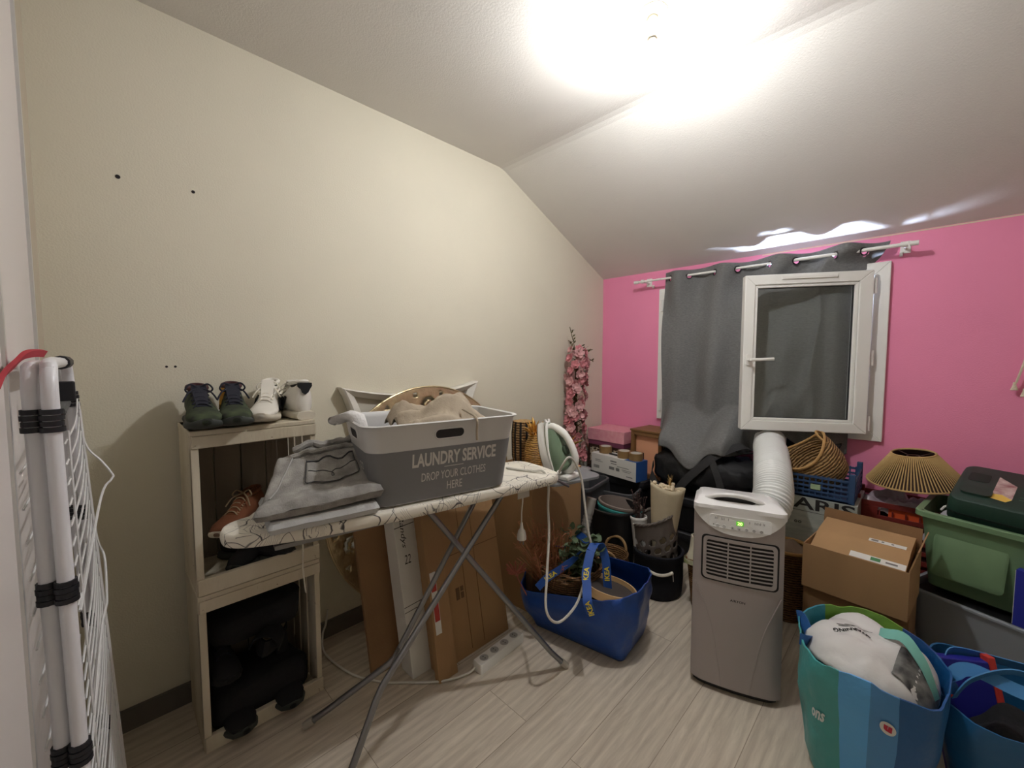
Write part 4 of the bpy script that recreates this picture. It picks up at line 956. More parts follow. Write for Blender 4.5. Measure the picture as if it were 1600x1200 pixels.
# built standing on its heel, soleplate facing -Y+X (towards the board), tip up; tilt by a rotation
IM = T(0, 0, .001) @ Rx(24)
def outl(s_, k=1.0):   # soleplate outline in (x, z): heel at z=0, tip at z=.24
    pts = []
    for j in range(25):
        t = j/24; wv_ = .056*(1 - max(0, (t - .25)/.75) ** 1.9) * k
        pts.append((wv_, .235*t))
    return pts + [(-a, b_) for a, b_ in reversed(pts[:-1])]
def oring(k, y, zs=1.0, z0=0): return [IM @ Vector((a*k, y, z0 + b_*zs)) for a, b_ in outl(1)]
G().loft([oring(1, .0), oring(1, .006)]).build('soleplate', METAL, irn)
G().loft([oring(1.05, .006), oring(1.06, .03), oring(1.0, .042, .97)]).build('lower_shell', WHITEP, irn, smooth=True, angle=50)
G().loft([oring(.98, .040, .95, .003), oring(.97, .066, .93, .004), oring(.86, .088, .86, .008), oring(.55, .102, .66, .02)]).build('water_tank', glassy('green_tank', (.42, .52, .42), .3) if False else mat('translucent_green', (112, 132, 108), .15), irn, smooth=True, angle=60)
g = G(); g.tube([IM @ p for p in spline([(0, .055, .20), (0, .085, .195), (0, .125, .15), (0, .14, .09), (0, .135, .03), (0, .10, .0), (0, .06, .0)], 6)], [.017]*13 + [.015]*24, 10); g.build('handle', WHITEP, irn, smooth=True)
g = G(); g.tube([IM @ p for p in spline([(-.05, .045, .0), (-.048, .05, .10), (-.025, .058, .19), (0, .06, .225), (.025, .058, .19), (.048, .05, .10), (.05, .045, 0)], 6)], .007, 8); g.build('white_trim', WHITEP, irn, smooth=True)
G().lathe([(.022, 0), (.022, .010), (.016, .014)], 20).move(IM @ T(0, .101, .085) @ Rx(-90)).build('steam_dial', mat('dark_green_dial', (62, 78, 60), .3), irn, smooth=True, angle=40)
for xx in (-.012, .012): G().lathe([(.007, 0), (.007, .014)], 12).move(IM @ T(xx, .06, .225)).build('button', WHITEP, irn, smooth=True, angle=40)
G().box(-.05, .05, -.004, .105, 0, .02).build('heel_rest', WHITEP, irn, bevel=.006)
P = spline([(.745, -1.525, .752), (.775, -1.535, .80), (.80, -1.52, .838), (.805, -1.475, .80), (.82, -1.45, .72), (.84, -1.45, .60), (.86, -1.455, .51), (.88, -1.46, .425), (.90, -1.535, .335), (.92, -1.625, .265), (.92, -1.74, .245), (.90, -1.79, .305), (.86, -1.74, .41), (.82, -1.68, .55), (.81, -1.675, .66), (.815, -1.68, .76), (.795, -1.69, .808), (.76, -1.71, .8065), (.70, -1.735, .806), (.64, -1.75, .806)], 8)
G().tube(P, .0052, 8).build('power_cord', mat('braided_white_cord', (214, 210, 200), .85, bump=.5, bscale=300), irn, smooth=True, world=True)
G().tube([(.728, -1.515, .735), (.752, -1.528, .765)], .010, 10).build('cord_sleeve', WHITEP, irn, smooth=True, world=True)
# ------------------------------------------------------------------ big blue bag with plants
def tub_rings(base, rim, z0, z1, wob, steps=10, t=.004, bulge=.0, seed=0, n=10, rimz=None, lean_=(0, 0)):
    """soft container: rings from base (w, d, r) to rim (w, d, r), then back down inside"""
    out = []
    def ring(k, off):
        w_ = base[0] + (rim[0]-base[0])*k + bulge*math.sin(math.pi*k) + 2*off; d_ = base[1] + (rim[1]-base[1])*k + bulge*math.sin(math.pi*k) + 2*off
        r_ = base[2] + (rim[2]-base[2])*k; pts = []
        for j, (x, y) in enumerate(rrect(w_, d_, r_, n)):
            a = math.atan2(y / d_, x / w_); zt = z1 + (rimz(a) if rimz else 0); z = z0 + (zt - z0)*k
            nz = noise.noise_vector(Vector((math.cos(a)*2.2 + seed, math.sin(a)*2.2, z*7 + seed)))*wob*(.3 + .7*k) + noise.noise_vector(Vector((math.cos(a)*6 + seed, math.sin(a)*6, z*16)))*wob*.45
            pts.append(Vector((x + nz.x + lean_[0]*k, y + nz.y + lean_[1]*k, z + (nz.z*.6*k if k > .8 else 0))))
        return pts
    ks = [i/steps for i in range(steps + 1)]
    R1 = [ring(k, 0) for k in ks]; R2 = [[p + Vector((0, 0, .006 if k == 0 else 0)) for p in ring(k, -t)] for k in reversed(ks)]
    return R1 + R2, ring
bag = thing('shopping_bag', 'large blue tarpaulin bag full of plants with lettered straps, beside the air conditioner', 'bag', (.80, -1.375, 0), 8)
brim = lambda a: .035*math.cos(a - .6) + .02*math.cos(2*a + .5) - .035*max(0, math.cos(a - 3.6))
rr, bring = tub_rings((.47, .28, .05), (.60, .36, .16), .002, .285, .022, 16, bulge=.03, seed=2, rimz=brim, n=14, lean_=(-.005, -.03))
G().loft(rr).build('bag_body', BLUEB, bag, smooth=True, angle=70)
STRAPM = mat('blue_webbing', (30, 78, 158), .6); YEL = mat('yellow_lettering', (226, 206, 60), .6)
def strap_with_text(pts, w_, nrm, where, parent, txt='IKEA', flip=1):
    P = spline(pts, 8); nrm = Vector(nrm)
    s_ = G().ribbon(P, w_, tuple(nrm), .0025).build('strap', STRAPM, parent, smooth=True, world=True, angle=30)
    for f in where:
        i = int(f*(len(P)-2)); a, b_ = P[i], P[i+1]; d = (b_ - a).normalized(); wd = nrm.normalized(); wd = (wd - d*wd.dot(d)).normalized(); up = d.cross(wd)
        if up.dot(Vector((1.87, -2.95, 1.27)) - a) < 0: up = -up
        ex = d*flip; ey = up.cross(ex)
        g = text(G(), txt, a - ex*.03 - ey*w_*.3 + up*.0025, ex, ey, .06, w_*.6, bold=.03); g.build('strap_lettering', YEL, s_, world=True)
strap_with_text([(.715, -1.63, .255), (.745, -1.60, .30), (.79, -1.55, .345), (.825, -1.50, .385), (.84, -1.44, .42), (.80, -1.40, .435), (.74, -1.37, .425)], .032, (.3, .4, .8), (.22, .62), bag)
strap_with_text([(1.0, -1.635, .27), (.985, -1.64, .315), (.955, -1.60, .345), (.93, -1.57, .375), (.915, -1.53, .42), (.905, -1.50, .445)], .036, (.7, .6, .2), (.12, .62), bag)
strap_with_text([(.905, -1.50, .445), (.90, -1.46, .46), (.905, -1.42, .44), (.93, -1.42, .38), (.945, -1.43, .30), (.95, -1.43, .25)], .036, (.8, .6, .05), (.30, .75), bag, flip=-1)
MBg = wm(bag)
# wicker basket in the bag, with plants
wk = thing('wicker_basket', 'round brown wicker basket inside the blue bag, holding the green leaves', 'basket', (.735, -1.42, .01))
WICK = weave('brown_wicker', (74, 50, 30), (150, 112, 72), 30, 70)
G().loft([at_z(circ(r, 28), z) for r, z in ((.10, 0), (.13, .10), (.145, .27))] + [at_z(circ(r, 28), z) for r, z in ((.135, .27), (.12, .10), (.09, .012))]).build('basket_wall', WICK, wk, smooth=True)
g = G()
for k in range(3):
    g.tube([Vector((.145*math.cos(a) + .004*math.sin(9*a + k*2), .145*math.sin(a) + .004*math.cos(9*a + k*2), .272 + .012*k + .005*math.sin(8*a + 2*k))) for a in [2*math.pi*j/64 for j in range(64)]], .0065, 6, closed=True)
g.build('braided_rim', WICK, wk, smooth=True)
g = G()
for k in range(2):
    g.tube([Vector((-.135 + .07*math.sin(t_*math.pi)*-.2 + .007*math.cos(t_*22 + k*math.pi), -.02 - .09 + .14*t_ + .007*math.sin(t_*22 + k*math.pi), .29 + .085*math.sin(t_*math.pi))) for t_ in [j/40 for j in range(41)]], .0075, 7)
g.build('twisted_handle', mat('rope_brown', (138, 104, 66), .8), wk, smooth=True)
eu = thing('leafy_branch', 'green round leaf branches sticking up from the wicker basket in blue bag', 'foliage', (.775, -1.42, .02))
g = G(); gl_ = G(); rnd = random.Random(3)
for k in range(16):
    a = rnd.uniform(0, 6.28); r0 = rnd.uniform(0, .05); top = Vector((.78 + .13*math.cos(a)*rnd.uniform(.3, 1) + .02, -1.42 + .12*math.sin(a)*rnd.uniform(.3, 1), rnd.uniform(.36, .47)))
    b0 = Vector((.76 + r0*math.cos(a), -1.42 + r0*math.sin(a), .03)); P = spline([b0, b0.lerp(top, .5) + Vector((0, 0, .05)), top], 6); g.tube(P, .0022, 5)
    for j in range(9):
        p_ = P[min(len(P)-1, 5 + j % 8)]; th = rnd.uniform(0, 6.28); el = rnd.uniform(-.2, .7); d = Vector((math.cos(th)*math.cos(el), math.sin(th)*math.cos(el), math.sin(el))); L = rnd.uniform(.035, .058)
        sd = d.cross(Vector((0, 0, 1))).normalized(); up = sd.cross(d); c_ = p_ + d*L*.55; m_ = []
        for q in range(10):
            aa = 2*math.pi*q/10; m_.append(c_ + d*(L*.5*math.cos(aa)) + sd*(L*.40*math.sin(aa)) + up*(.010*math.cos(aa)**2 - .006*abs(math.sin(aa))))
        gl_.add(m_, [tuple(range(10))])
g.build('stem', mat('olive_stem', (86, 92, 60), .8), eu, world=True)
gl_.build('leaf', mat('grey_green_leaf', (84, 104, 74), .6, var=.2, vscale=20), eu, world=True, solid=.0006)
dg = thing('dried_grass', 'reddish dried grass bunch beside the blue bag under the ironing board', 'dried grass', (.66, -1.50, .03))
g = G(); rnd = random.Random(5); gt_ = G()
for k in range(150):
    a = rnd.uniform(0, 6.28); r_ = rnd.uniform(.02, .17); top = Vector((.655 + r_*math.cos(a), -1.52 + r_*math.sin(a)*.9, rnd.uniform(.34, .56) - r_*.4)); b0 = Vector((.68 + .03*math.cos(a*3), -1.47 + .03*math.sin(a*2), .04))
    P = spline([b0, b0.lerp(top, .55) + Vector((0, 0, .03)), top], 4); g.tube(P, .0011, 4)
    if k % 2 == 0:
        for j in range(5):
            d = Vector((rnd.uniform(-1, 1), rnd.uniform(-1, 1), rnd.uniform(.2, 1))).normalized(); gt_.tube([P[-1 - j], P[-1 - j] + d*rnd.uniform(.012, .03)], .0011, 4)
g.build('grass_blade', mat('rust_grass', (176, 124, 84), .9, var=.3, vscale=30), dg, world=True); gt_.build('seed_head', mat('pink_rust_seed', (176, 108, 82), .9), dg, world=True)
g = G(); rnd = random.Random(9)
for k in range(26):
    a = rnd.uniform(0, 6.28); d = Vector((math.cos(a), math.sin(a), rnd.uniform(.1, .8))); p_ = Vector((.615, -1.665, .295)); g.tube(spline([p_, p_ + d*.022, p_ + d*.045 + Vector((0, 0, .008))], 3), .003, 5)
g.tube(spline([(.66, -1.54, .05), (.625, -1.62, .2), (.615, -1.665, .295)], 5), .003, 6)
tag(g.build('coral_sprig', mat('dusty_coral', (166, 98, 80), .8), smooth=True), 'dusty coral sprig hanging over left rim of the blue bag', 'dried flower')
hp = thing('wooden_hoop', 'pale wooden hoop lying in the front right of the blue bag', 'hoop', (.955, -1.45, .205), rot=(math.radians(-12), math.radians(4), 0))
G().loft([at_z(circ(r, 40), z) for r, z in ((.115, 0), (.115, .035), (.108, .035), (.108, 0))] + [at_z(circ(.115, 40), 0)], False, False).move(T(0, 0, .05)).build('hoop_ring', mat('birch_wood', (206, 170, 122), .6, var=.08, stretch=(1, 1, 8)), hp, smooth=True, angle=40)
G().loft([at_z(circ(.107, 40), z) for z in (.064, .066)]).build('hoop_cloth', mat('dark_taupe_cloth', (70, 62, 58), .9), hp)
g = G(); g.grid(lambda u, v: (.98 + .14*(u - .5), -1.36 + .18*(v - .5), .235 + .02*noise.noise(Vector((u*5, v*5, 2))) - .05*max(abs(u-.5), abs(v-.5))*2), 18, 18)
tag(g.build('black_cloth', mat('shiny_black_cloth', (20, 20, 24), .35), smooth=True, angle=180, solid=.003), 'shiny black cloth stuffed at the right inside the blue bag', 'cloth')
# ------------------------------------------------------------------ bins behind the bag
def openbox(g, base, rim, z0, z1, t=.004, lip=.010, lz=.022, n=5, steps=3):
    def rg(k, off): return rrect(base[0] + (rim[0]-base[0])*k + 2*off, base[1] + (rim[1]-base[1])*k + 2*off, base[2] + (rim[2]-base[2])*k, n)
    ks = [i/steps for i in range(steps+1)]; zz = lambda k: z0 + (z1 - z0)*k
    R = [at_z(rg(0, -.012), z0)] + [at_z(rg(k, 0), zz(k) + (.008 if k == 0 else 0)) for k in ks[:-1]] + [at_z(rg(1, 0), z1 - lz), at_z(rg(1, lip), z1 - lz), at_z(rg(1, lip), z1 - .003), at_z(rg(1, lip - .003), z1), at_z(rg(1, -t), z1)] + [at_z(rg(k, -t), zz(k) + (.008 if k == 0 else 0)) for k in reversed(ks[:-1])]
    return g.loft(R)
b1 = thing('plastic_bin', 'tall dark grey plastic bin behind the iron holding a grey box and tube', 'bin', (.285, -.745, 0), 9)
openbox(G(), (.27, .28, .04), (.33, .34, .05), 0, .472, lip=.008, lz=.02).build('bin_body', GREYP, b1, smooth=True, angle=35)
gb = thing('grey_caddy', 'mid grey plastic box standing inside the tall dark grey bin', 'box', (.235, -.765, .02), 9)
openbox(G(), (.20, .22, .03), (.215, .235, .03), 0, .50, lip=.006).build('caddy_body', mat('light_grey_bin', (112, 113, 115), .5), gb, smooth=True, angle=35)
G().loft([at_z(rrect(.235, .255, .035), z) for z in (.5, .512)]).build('caddy_lid', mat('pale_grey_lid', (150, 152, 154), .45), gb, bevel=.003)
tb = thing('ribbed_tube', 'silver ribbed vacuum tube leaning in the dark grey bin', 'tube', (.37, -.70, .03))
P = [Vector((.365, -.745, .03)).lerp(Vector((.405, -.60, .565)), k/90) for k in range(91)]
G().tube(P, [.021 + (.0018*math.sin(k*2.2) if k < 78 else .002) for k in range(91)], 16).build('tube_body', mat('silver_plastic', (168, 168, 166), .35, .5), tb, smooth=True, angle=180)
b2 = thing('plastic_tub', 'low dark grey tub between the tall grey bin and black storage boxes', 'tub', (.47, -.49, 0), 12)
openbox(G(), (.20, .24, .04), (.24, .28, .05), 0, .40, lip=.008).build('tub_body', GREYP, b2, smooth=True, angle=35)
bb = thing('bucket', 'black round bucket with nested brown grey pots behind the blue bag', 'bucket', (.645, -.865, 0))
def roundpot(g, r0, r1, z0, z1, t=.004, lip=.006, n=40):
    return g.lathe([(r0, z0), (r0 + (r1-r0)*.5, (z0+z1)/2), (r1, z1 - .014), (r1 + lip, z1 - .014), (r1 + lip, z1 - .003), (r1, z1), (r1 - t, z1), (r0 + (r1-r0)*.5 - t, (z0+z1)/2), (r0 - t, z0 + .006)], n)
roundpot(G(), .105, .138, 0, .415).build('bucket_wall', BLACKP, bb, smooth=True, angle=35)
for nm, lab, tl, r1, z, cc in (('nested_pot', 'turquoise pot rim showing inside the black bucket', (-6, 5), .129, .170, (60, 148, 144)), ('nested_pot', 'brown grey plastic pot tilted on top inside the black bucket', (-6, 5), .124, .19, (124, 112, 104))):
    pt = thing(nm, lab, 'pot', (.645, -.867, z), rot=(math.radians(tl[0]), math.radians(tl[1]), 0))
    roundpot(G(), .085, r1 - .004, 0, .245).build('pot_wall', mat('pot_%d' % cc[0], cc, .6, var=.06), pt, smooth=True, angle=35)
sg = thing('seagrass_basket', 'small seagrass basket with loop handle in front of the black bucket', 'basket', (.735, -1.07, 0))
G().lathe([(.085, 0), (.105, .08), (.108, .16), (.100, .225), (.104, .23), (.100, .235), (.093, .225), (.100, .16), (.097, .08), (.08, .008)], 32).build('basket_wall', STRAWD, sg, smooth=True, angle=180)
for a0 in (-75, 95):
    a0 = math.radians(a0); G().tube([Vector((.102*math.cos(a0 + .62*math.cos(t_)), .102*math.sin(a0 + .62*math.cos(t_)), .228 + .055*math.sin(t_))) for t_ in [math.pi*k/16 for k in range(17)]], .0075, 8).build('loop_handle', mat('tan_rope', (170, 136, 92), .85, bump=.4, bscale=200), sg, smooth=True)
nv = thing('fabric_basket', 'black fabric basket with white rope handle standing on the floor', 'basket', (.905, -.845, 0))
G().lathe([(.115, 0), (.123, .02), (.128, .10), (.126, .205), (.132, .21), (.132, .238), (.120, .24), (.117, .10), (.11, .01)], 36).jitter(.006, 9, 3).build('basket_wall', mat('midnight_felt', (20, 21, 30), .95, bump=.2, bscale=200), nv, smooth=True, angle=60)
hd_ = G().tube(spline([Vector((.133*math.cos(a), .133*math.sin(a), .165 - .014*math.sin((a - math.radians(-88))/math.radians(56)*math.pi))) for a in [math.radians(-88 + 56*k/10) for k in range(11)]], 3), .0078, 8).build('rope_handle', mat('white_rope', (224, 216, 200), .8, bump=.4, bscale=220), nv, smooth=True)
G().tube([(.133*math.cos(math.radians(-32)), .133*math.sin(math.radians(-32)), .165), (.137*math.cos(math.radians(-31)), .137*math.sin(math.radians(-31)), .12)], .002, 5).build('rope_end', MATS['white_rope'], nv)
# pierced grey basket standing in it
pk = thing('pierced_basket', 'grey brown basket with oval holes standing in the black fabric basket', 'basket', (.905, -.845, .012), rot=(0, math.radians(-3), math.radians(10)))
TAU = mat('taupe_plastic', (104, 95, 88), .6)
def pkz(a): return .405 + .045*math.cos(a - .4)
def pk_hole(u, v):
    if v < .08 or v > .80: return False
    row = int((v - .08)/.12); f = (v - .08)/.12 - row - .5; n_ = 13; uu = (u*n_ + .5*(row % 2)) % 1 - .5
    return (uu/.34)**2 + (f/.34)**2 < 1
g = G(); nu_, nv_ = 216, 70
def pkp(u, v, t=0):
    a = 2*math.pi*u; r = .098 + .018*v - t; return Vector((r*math.cos(a), r*math.sin(a), pkz(a)*v))
g.grid(lambda u, v: pkp(u, v), nu_, nv_, pk_hole); g.lathe([(.097, 0), (.097, .004)], 36); g.build('basket_wall', TAU, pk, smooth=True, angle=60, solid=.004)
g = G()
for k in range(2): g.tube([pkp(j/96, 1) + Vector((.004*math.cos(j*.9 + k*math.pi)*math.cos(2*math.pi*j/96), .004*math.cos(j*.9 + k*math.pi)*math.sin(2*math.pi*j/96), .004*math.sin(j*.9 + k*math.pi))) for j in range(96)], .005, 6, closed=True)
g.build('braided_rim', TAU, pk, smooth=True)
bq = thing('wrapped_bouquet', 'dried wheat bouquet wrapped in cream paper standing in the pierced basket', 'bouquet', (.915, -.858, .03), rot=(math.radians(-1), math.radians(3), 0))
WRAP = mat('cream_wrapping_paper', (206, 192, 162), .6, var=.06, bump=.2, bscale=30)
def wr(u, v):
    a = 2*math.pi*u*.999; r = (.02 + .070*v**.85)*(1 + .06*math.sin(3*a + 1) + .04*noise.noise(Vector((math.cos(a)*2, math.sin(a)*2, v*4))))
    return (r*math.cos(a), r*math.sin(a)*.85, .56*v*(1 + .025*math.sin(a*2 + .5) - .03*math.sin(a)))
G().grid(wr, 60, 24).build('paper_wrap', WRAP, bq, smooth=True, angle=180, solid=.0012)
g = G(); rnd = random.Random(2)
for k in range(50):
    a = rnd.uniform(0, 6.28); r = rnd.uniform(0, .066); g.sphere((r*math.cos(a), r*.85*math.sin(a), .548 + rnd.uniform(-.01, .018)), rnd.uniform(.007, .012), 4)
g.build('dried_petal', mat('ivory_petal', (222, 206, 176), .7), bq, smooth=True)
g = G(); P = spline([(.012, .0, .40), (.016, -.005, .55), (.02, -.008, .60)], 5); g.tube(P, .0022, 5)
for k in range(22):
    a = k*2.4; p_ = Vector((.018 + .0005*k*.1, -.006, .555 + k*.0024)); d = Vector((math.cos(a)*.5, math.sin(a)*.5, 1)).normalized(); g.sphere(p_ + d*.003, .0038, 3, (1, 1, 1.7)); g.tube([p_, p_ + d*.03], .0005, 3)
g.build('wheat_ear', mat('wheat_gold', (206, 172, 112), .8), bq, smooth=True)
cu_ = thing('white_cup', 'white beaker of dark dried sprigs in the pierced basket beside the bouquet', 'cup', (.825, -.895, .215), rot=(0, math.radians(-4), 0))
roundpot(G(), .034, .044, 0, .19, .003, .002, 28).build('cup_wall', mat('white_ceramic', (222, 220, 216), .35), cu_, smooth=True, angle=35)
g = G(); rnd = random.Random(8)
for k in range(46):
    a = rnd.uniform(0, 6.28); r = rnd.uniform(.0, .05); t_ = Vector((r*math.cos(a), r*math.sin(a), rnd.uniform(.2, .33))); g.tube(spline([(r*.3*math.cos(a), r*.3*math.sin(a), .10), t_*.8 + Vector((0, 0, .03)), t_], 3), .0016, 4); g.sphere(t_, .005, 3)
g.build('dried_sprig', mat('dark_sprig', (74, 56, 52), .9), cu_, smooth=True)
tk = thing('tall_basket', 'narrow brown woven basket with a white floral liner left of the air conditioner', 'basket', (1.165, -.80, 0))
openbox(G(), (.15, .15, .03), (.19, .19, .03), 0, .26, lip=.004, steps=4).build('basket_wall', weave('brown_water_hyacinth', (58, 36, 16), (150, 104, 54), 30, 60), tk, smooth=True, angle=60)
rr, _ = tub_rings((.20, .20, .03), (.17, .17, .05), .24, .365, .012, 5, seed=6)
ln = G().loft(rr).build('cloth_liner', mat('white_floral_cloth', (222, 216, 194), .9, col2=(214, 208, 184), vscale=14, bump=.15, bscale=40), tk, smooth=True, angle=70)
G().loft([at_z(rrect(.212, .212, .03), z) for z in (.235, .26)], False, False).build('floral_border', mat('green_floral_print', (222, 216, 192), .9, col2=(140, 150, 86), vscale=34), tk, smooth=True)

# ------------------------------------------------------------------ blossom garland in the corner
gn = thing('blossom_garland', 'column of pink artificial cherry blossom standing against the beige wall near the corner', 'artificial flowers', (.085, -.42, 0))
PNK = mat('pink_petal', (208, 132, 138), .7, var=.12, vscale=30); PNK2 = mat('pale_pink_petal', (222, 170, 170), .7, var=.1, vscale=30); LEAF = mat('dark_green_leaf', (84, 92, 54), .7); TWIG = mat('brown_twig', (92, 66, 46), .85)
def spine(t): return Vector((.085 + .01*math.sin(t*7), -.42 - .045*t - .03*math.sin(t*3.0), 1.36*t + .0))
G().tube([spine(k/30) for k in range(31)], [.022 - .012*k/30 for k in range(31)], 8).build('branch', TWIG, gn, smooth=True, world=True)
def blossom_mesh(m, name):
    g = G()
    for k in range(5):
        a = 2*math.pi*k/5
        for s_, zz in ((1, 0), (.62, .006)):
            c_, sn_ = math.cos(a + (1 - s_)*1.6), math.sin(a + (1 - s_)*1.6); L = .026*s_
            g.add([Vector((0, 0, zz)), Vector((c_*L*.6 - sn_*L*.45, sn_*L*.6 + c_*L*.45, zz + .006)), Vector((c_*L*.95 - sn_*L*.22, sn_*L*.95 + c_*L*.22, zz + .010)), Vector((c_*L*.95 + sn_*L*.22, sn_*L*.95 - c_*L*.22, zz + .010)), Vector((c_*L*.6 + sn_*L*.45, sn_*L*.6 - c_*L*.45, zz + .006))], [(0, 1, 2, 3, 4)])
    g.sphere((0, 0, .006), .004, 3); return g.build(name, m, gn, smooth=True, angle=180)
rnd = random.Random(4); b0s = [blossom_mesh(PNK, 'blossom'), blossom_mesh(PNK2, 'blossom')]
def put_blossom(o, k, n_):
    t = .36 + .62*(k + rnd.random())/n_; a = rnd.uniform(-2.0, 1.2); r = rnd.uniform(.045, .082)*(1.05 if .5 < t < .95 else .9); s = spine(t)
    d = Vector((math.cos(a), math.sin(a), rnd.uniform(-.3, .45))).normalized(); p_ = s + Vector((d.x*r*.75, d.y*r, d.z*r)); p_.x = max(p_.x, .03)
    o.location = wm(gn).inverted() @ p_; o.rotation_euler = d.to_track_quat('Z', 'Y').to_euler(); sc = rnd.uniform(1.1, 1.6); o.scale = (sc, sc, sc)
for k in range(98):
    o = b0s[k] if k < 2 else dup(b0s[k % 2], gn); put_blossom(o, k if k > 1 else 40 + k, 98)
g = G(); rnd = random.Random(14)
for k in range(230):
    t = .34 + .66*rnd.random(); a = rnd.uniform(-2.2, 1.4); r = rnd.uniform(.02, .075); s = spine(t); d = Vector((math.cos(a), math.sin(a), rnd.uniform(-.4, .6))).normalized(); p_ = s + d*r; p_.x = max(p_.x, .02)
    L = .035; sd = d.cross(Vector((.2, .3, 1))).normalized(); g.add([p_, p_ + d*L*.5 + sd*.008, p_ + d*L, p_ + d*L*.5 - sd*.008], [(0, 1, 2, 3)])
g.build('leaf', LEAF, gn, world=True)
g = G()
for k in range(70):
    t = .36 + .62*k/70; a = rnd.uniform(-2.4, 1.6); s = spine(t); d = Vector((math.cos(a)*.7, math.sin(a), .5)); e = s + d*.075; e.x = max(e.x, .02); g.tube([s, s.lerp(e, .5) + Vector((0, 0, .01)), e], .003, 4)
for e, m_ in (((.10, -.60, 1.40), .03), ((.08, -.56, 1.50), .0), ((.14, -.36, 1.34), .02), ((.13, -.33, 1.25), .02)):
    s = spine(.93); e = Vector(e); g.tube(spline([s, s.lerp(e, .6) + Vector((0, 0, m_)), e], 5), .0028, 5)
    for j in range(5): 
        q = s.lerp(e, .5 + .1*j); d = Vector((rnd.uniform(-.2, 1), rnd.uniform(-1, 1), rnd.uniform(0, 1))).normalized(); sd = d.orthogonal().normalized(); g.add([q, q + d*.016 + sd*.006, q + d*.032, q + d*.016 - sd*.006], [(0, 1, 2, 3)])
g.build('twig', mat('green_twig', (96, 88, 54), .8), gn, world=True)
# ------------------------------------------------------------------ black storage boxes and what stands on them, in the corner
def lidbox(name, label, x0, x1, y0, y1, h, m, lm, rz=0, group=None):
    t = thing(name, label, 'storage box', ((x0+x1)/2, (y0+y1)/2, 0), rz, group); w_, d_ = x1 - x0, y1 - y0
    openbox(G(), (w_ - .05, d_ - .05, .03), (w_ - .02, d_ - .02, .03), 0, h - .03, lip=.008).build('box_body', m, t, smooth=True, angle=35)
    G().loft([at_z(rrect(w_, d_, .03), z) for z in (h - .034, h - .006)] + [at_z(rrect(w_ - .012, d_ - .012, .026), h), at_z(rrect(w_ - .05, d_ - .05, .02), h), at_z(rrect(w_ - .06, d_ - .06, .02), h - .008)]).build('box_lid', lm, t, smooth=True, angle=35)
    return t
SBG = 'black storage boxes along the pink wall'
lidbox('storage_box', 'black plastic storage box in the corner under the printed paper box', .09, .60, -.43, -.05, .445, BLACKP, mat('black_lid', (38, 38, 42), .5), 0, SBG)
lidbox('storage_box', 'black plastic storage box on the floor under the right half of the duffel bag', .68, 1.26, -.47, -.06, .20, BLACKP, MATS['black_lid'], 0, SBG)
t = lidbox('storage_box', 'black plastic storage box directly under the duffel bag, upper of two', .68, 1.26, -.47, -.06, .22, BLACKP, MATS['black_lid'], 0, SBG); t.location.z = .2005
dr = thing('patterned_box', 'dark brown box with pale lace pattern beneath the pink box', 'box', (.30, -.165, .4455), -2)
LACE = bpy.data.materials.new('lace_print'); LACE.use_nodes = True; MATS['lace_print'] = LACE
nt = LACE.node_tree; b = nt.nodes['Principled BSDF']; tc = nt.nodes.new('ShaderNodeTexCoord'); vo = nt.nodes.new('ShaderNodeTexVoronoi'); vo.feature = 'DISTANCE_TO_EDGE'; vo.inputs['Scale'].default_value = 42
nt.links.new(tc.outputs['Object'], vo.inputs[0]); r = nt.nodes.new('ShaderNodeValToRGB'); r.color_ramp.elements[0].position = .10; r.color_ramp.elements[0].color = lin((200, 184, 158)); r.color_ramp.elements[1].position = .2; r.color_ramp.elements[1].color = lin((56, 34, 26))
nt.links.new(vo.outputs['Distance'], r.inputs[0]); nt.links.new(r.outputs[0], b.inputs['Base Color']); b.inputs['Roughness'].default_value = .6
G().box(-.235, .235, -.125, .125, 0, .165).build('box_body', mat('dark_brown_wood', (62, 38, 28), .6, var=.15), dr, bevel=.003)
G().box(-.215, .215, -.1265, -.125, .02, .145).build('lace_panel', LACE, dr)
pb = thing('pink_box', 'pale pink lidded gift box in the corner against the pink wall', 'box', (.225, -.165, .611), -2)
G().box(-.155, .155, -.125, .125, 0, .04).build('box_body', mat('plum_card', (128, 66, 92), .7), pb, bevel=.002)
G().box(-.16, .16, -.13, .13, .035, .125).build('box_lid', mat('blush_card', (224, 146, 160), .65, col2=(232, 168, 178), vscale=40), pb, bevel=.003)
bc = thing('wooden_cube', 'brown wooden cube box with peach front panel next to the pink box', 'box', (.57, -.20, .4455), -6)
WDB = mat('walnut_veneer', (128, 92, 54), .5, var=.18, vscale=8, stretch=(1, 8, 1))
frame(G(), -.12, .12, 0, .315, -.12, .12, .026, .026, .026, .026).build('cube_frame', WDB, bc, bevel=.002)
G().box(-.095, .095, -.09, .10, .026, .289).build('front_panel', mat('peach_panel', (226, 166, 130), .7), bc)
G().box(.1202, .1212, -.10, .10, .02, .295).build('lace_panel', LACE, bc)
G().box(-.125, .125, -.125, .125, .3155, .33).build('cube_top', WDB, bc, bevel=.002)
wb = thing('printed_paper_box', 'long white and blue printed box on the black storage box, tape rolls on top', 'box', (.385, -.385, .4455), -9)
LBX, HBX = .40, .135
G().box(-LBX/2, LBX/2 - .002, -.06, .06, 0, HBX).build('box_body', PAPER, wb, bevel=.002)
G().box(LBX/2 - .002, LBX/2, -.0605, .0605, 0, HBX + .0005).build('blue_end', mat('print_blue', (44, 88, 156), .5), wb)
G().box(LBX/2 - .10, LBX/2 - .002, -.0605, .0605, HBX - .0005, HBX + .0008).build('blue_end', MATS['print_blue'], wb)
g = G(); fy = -.0606
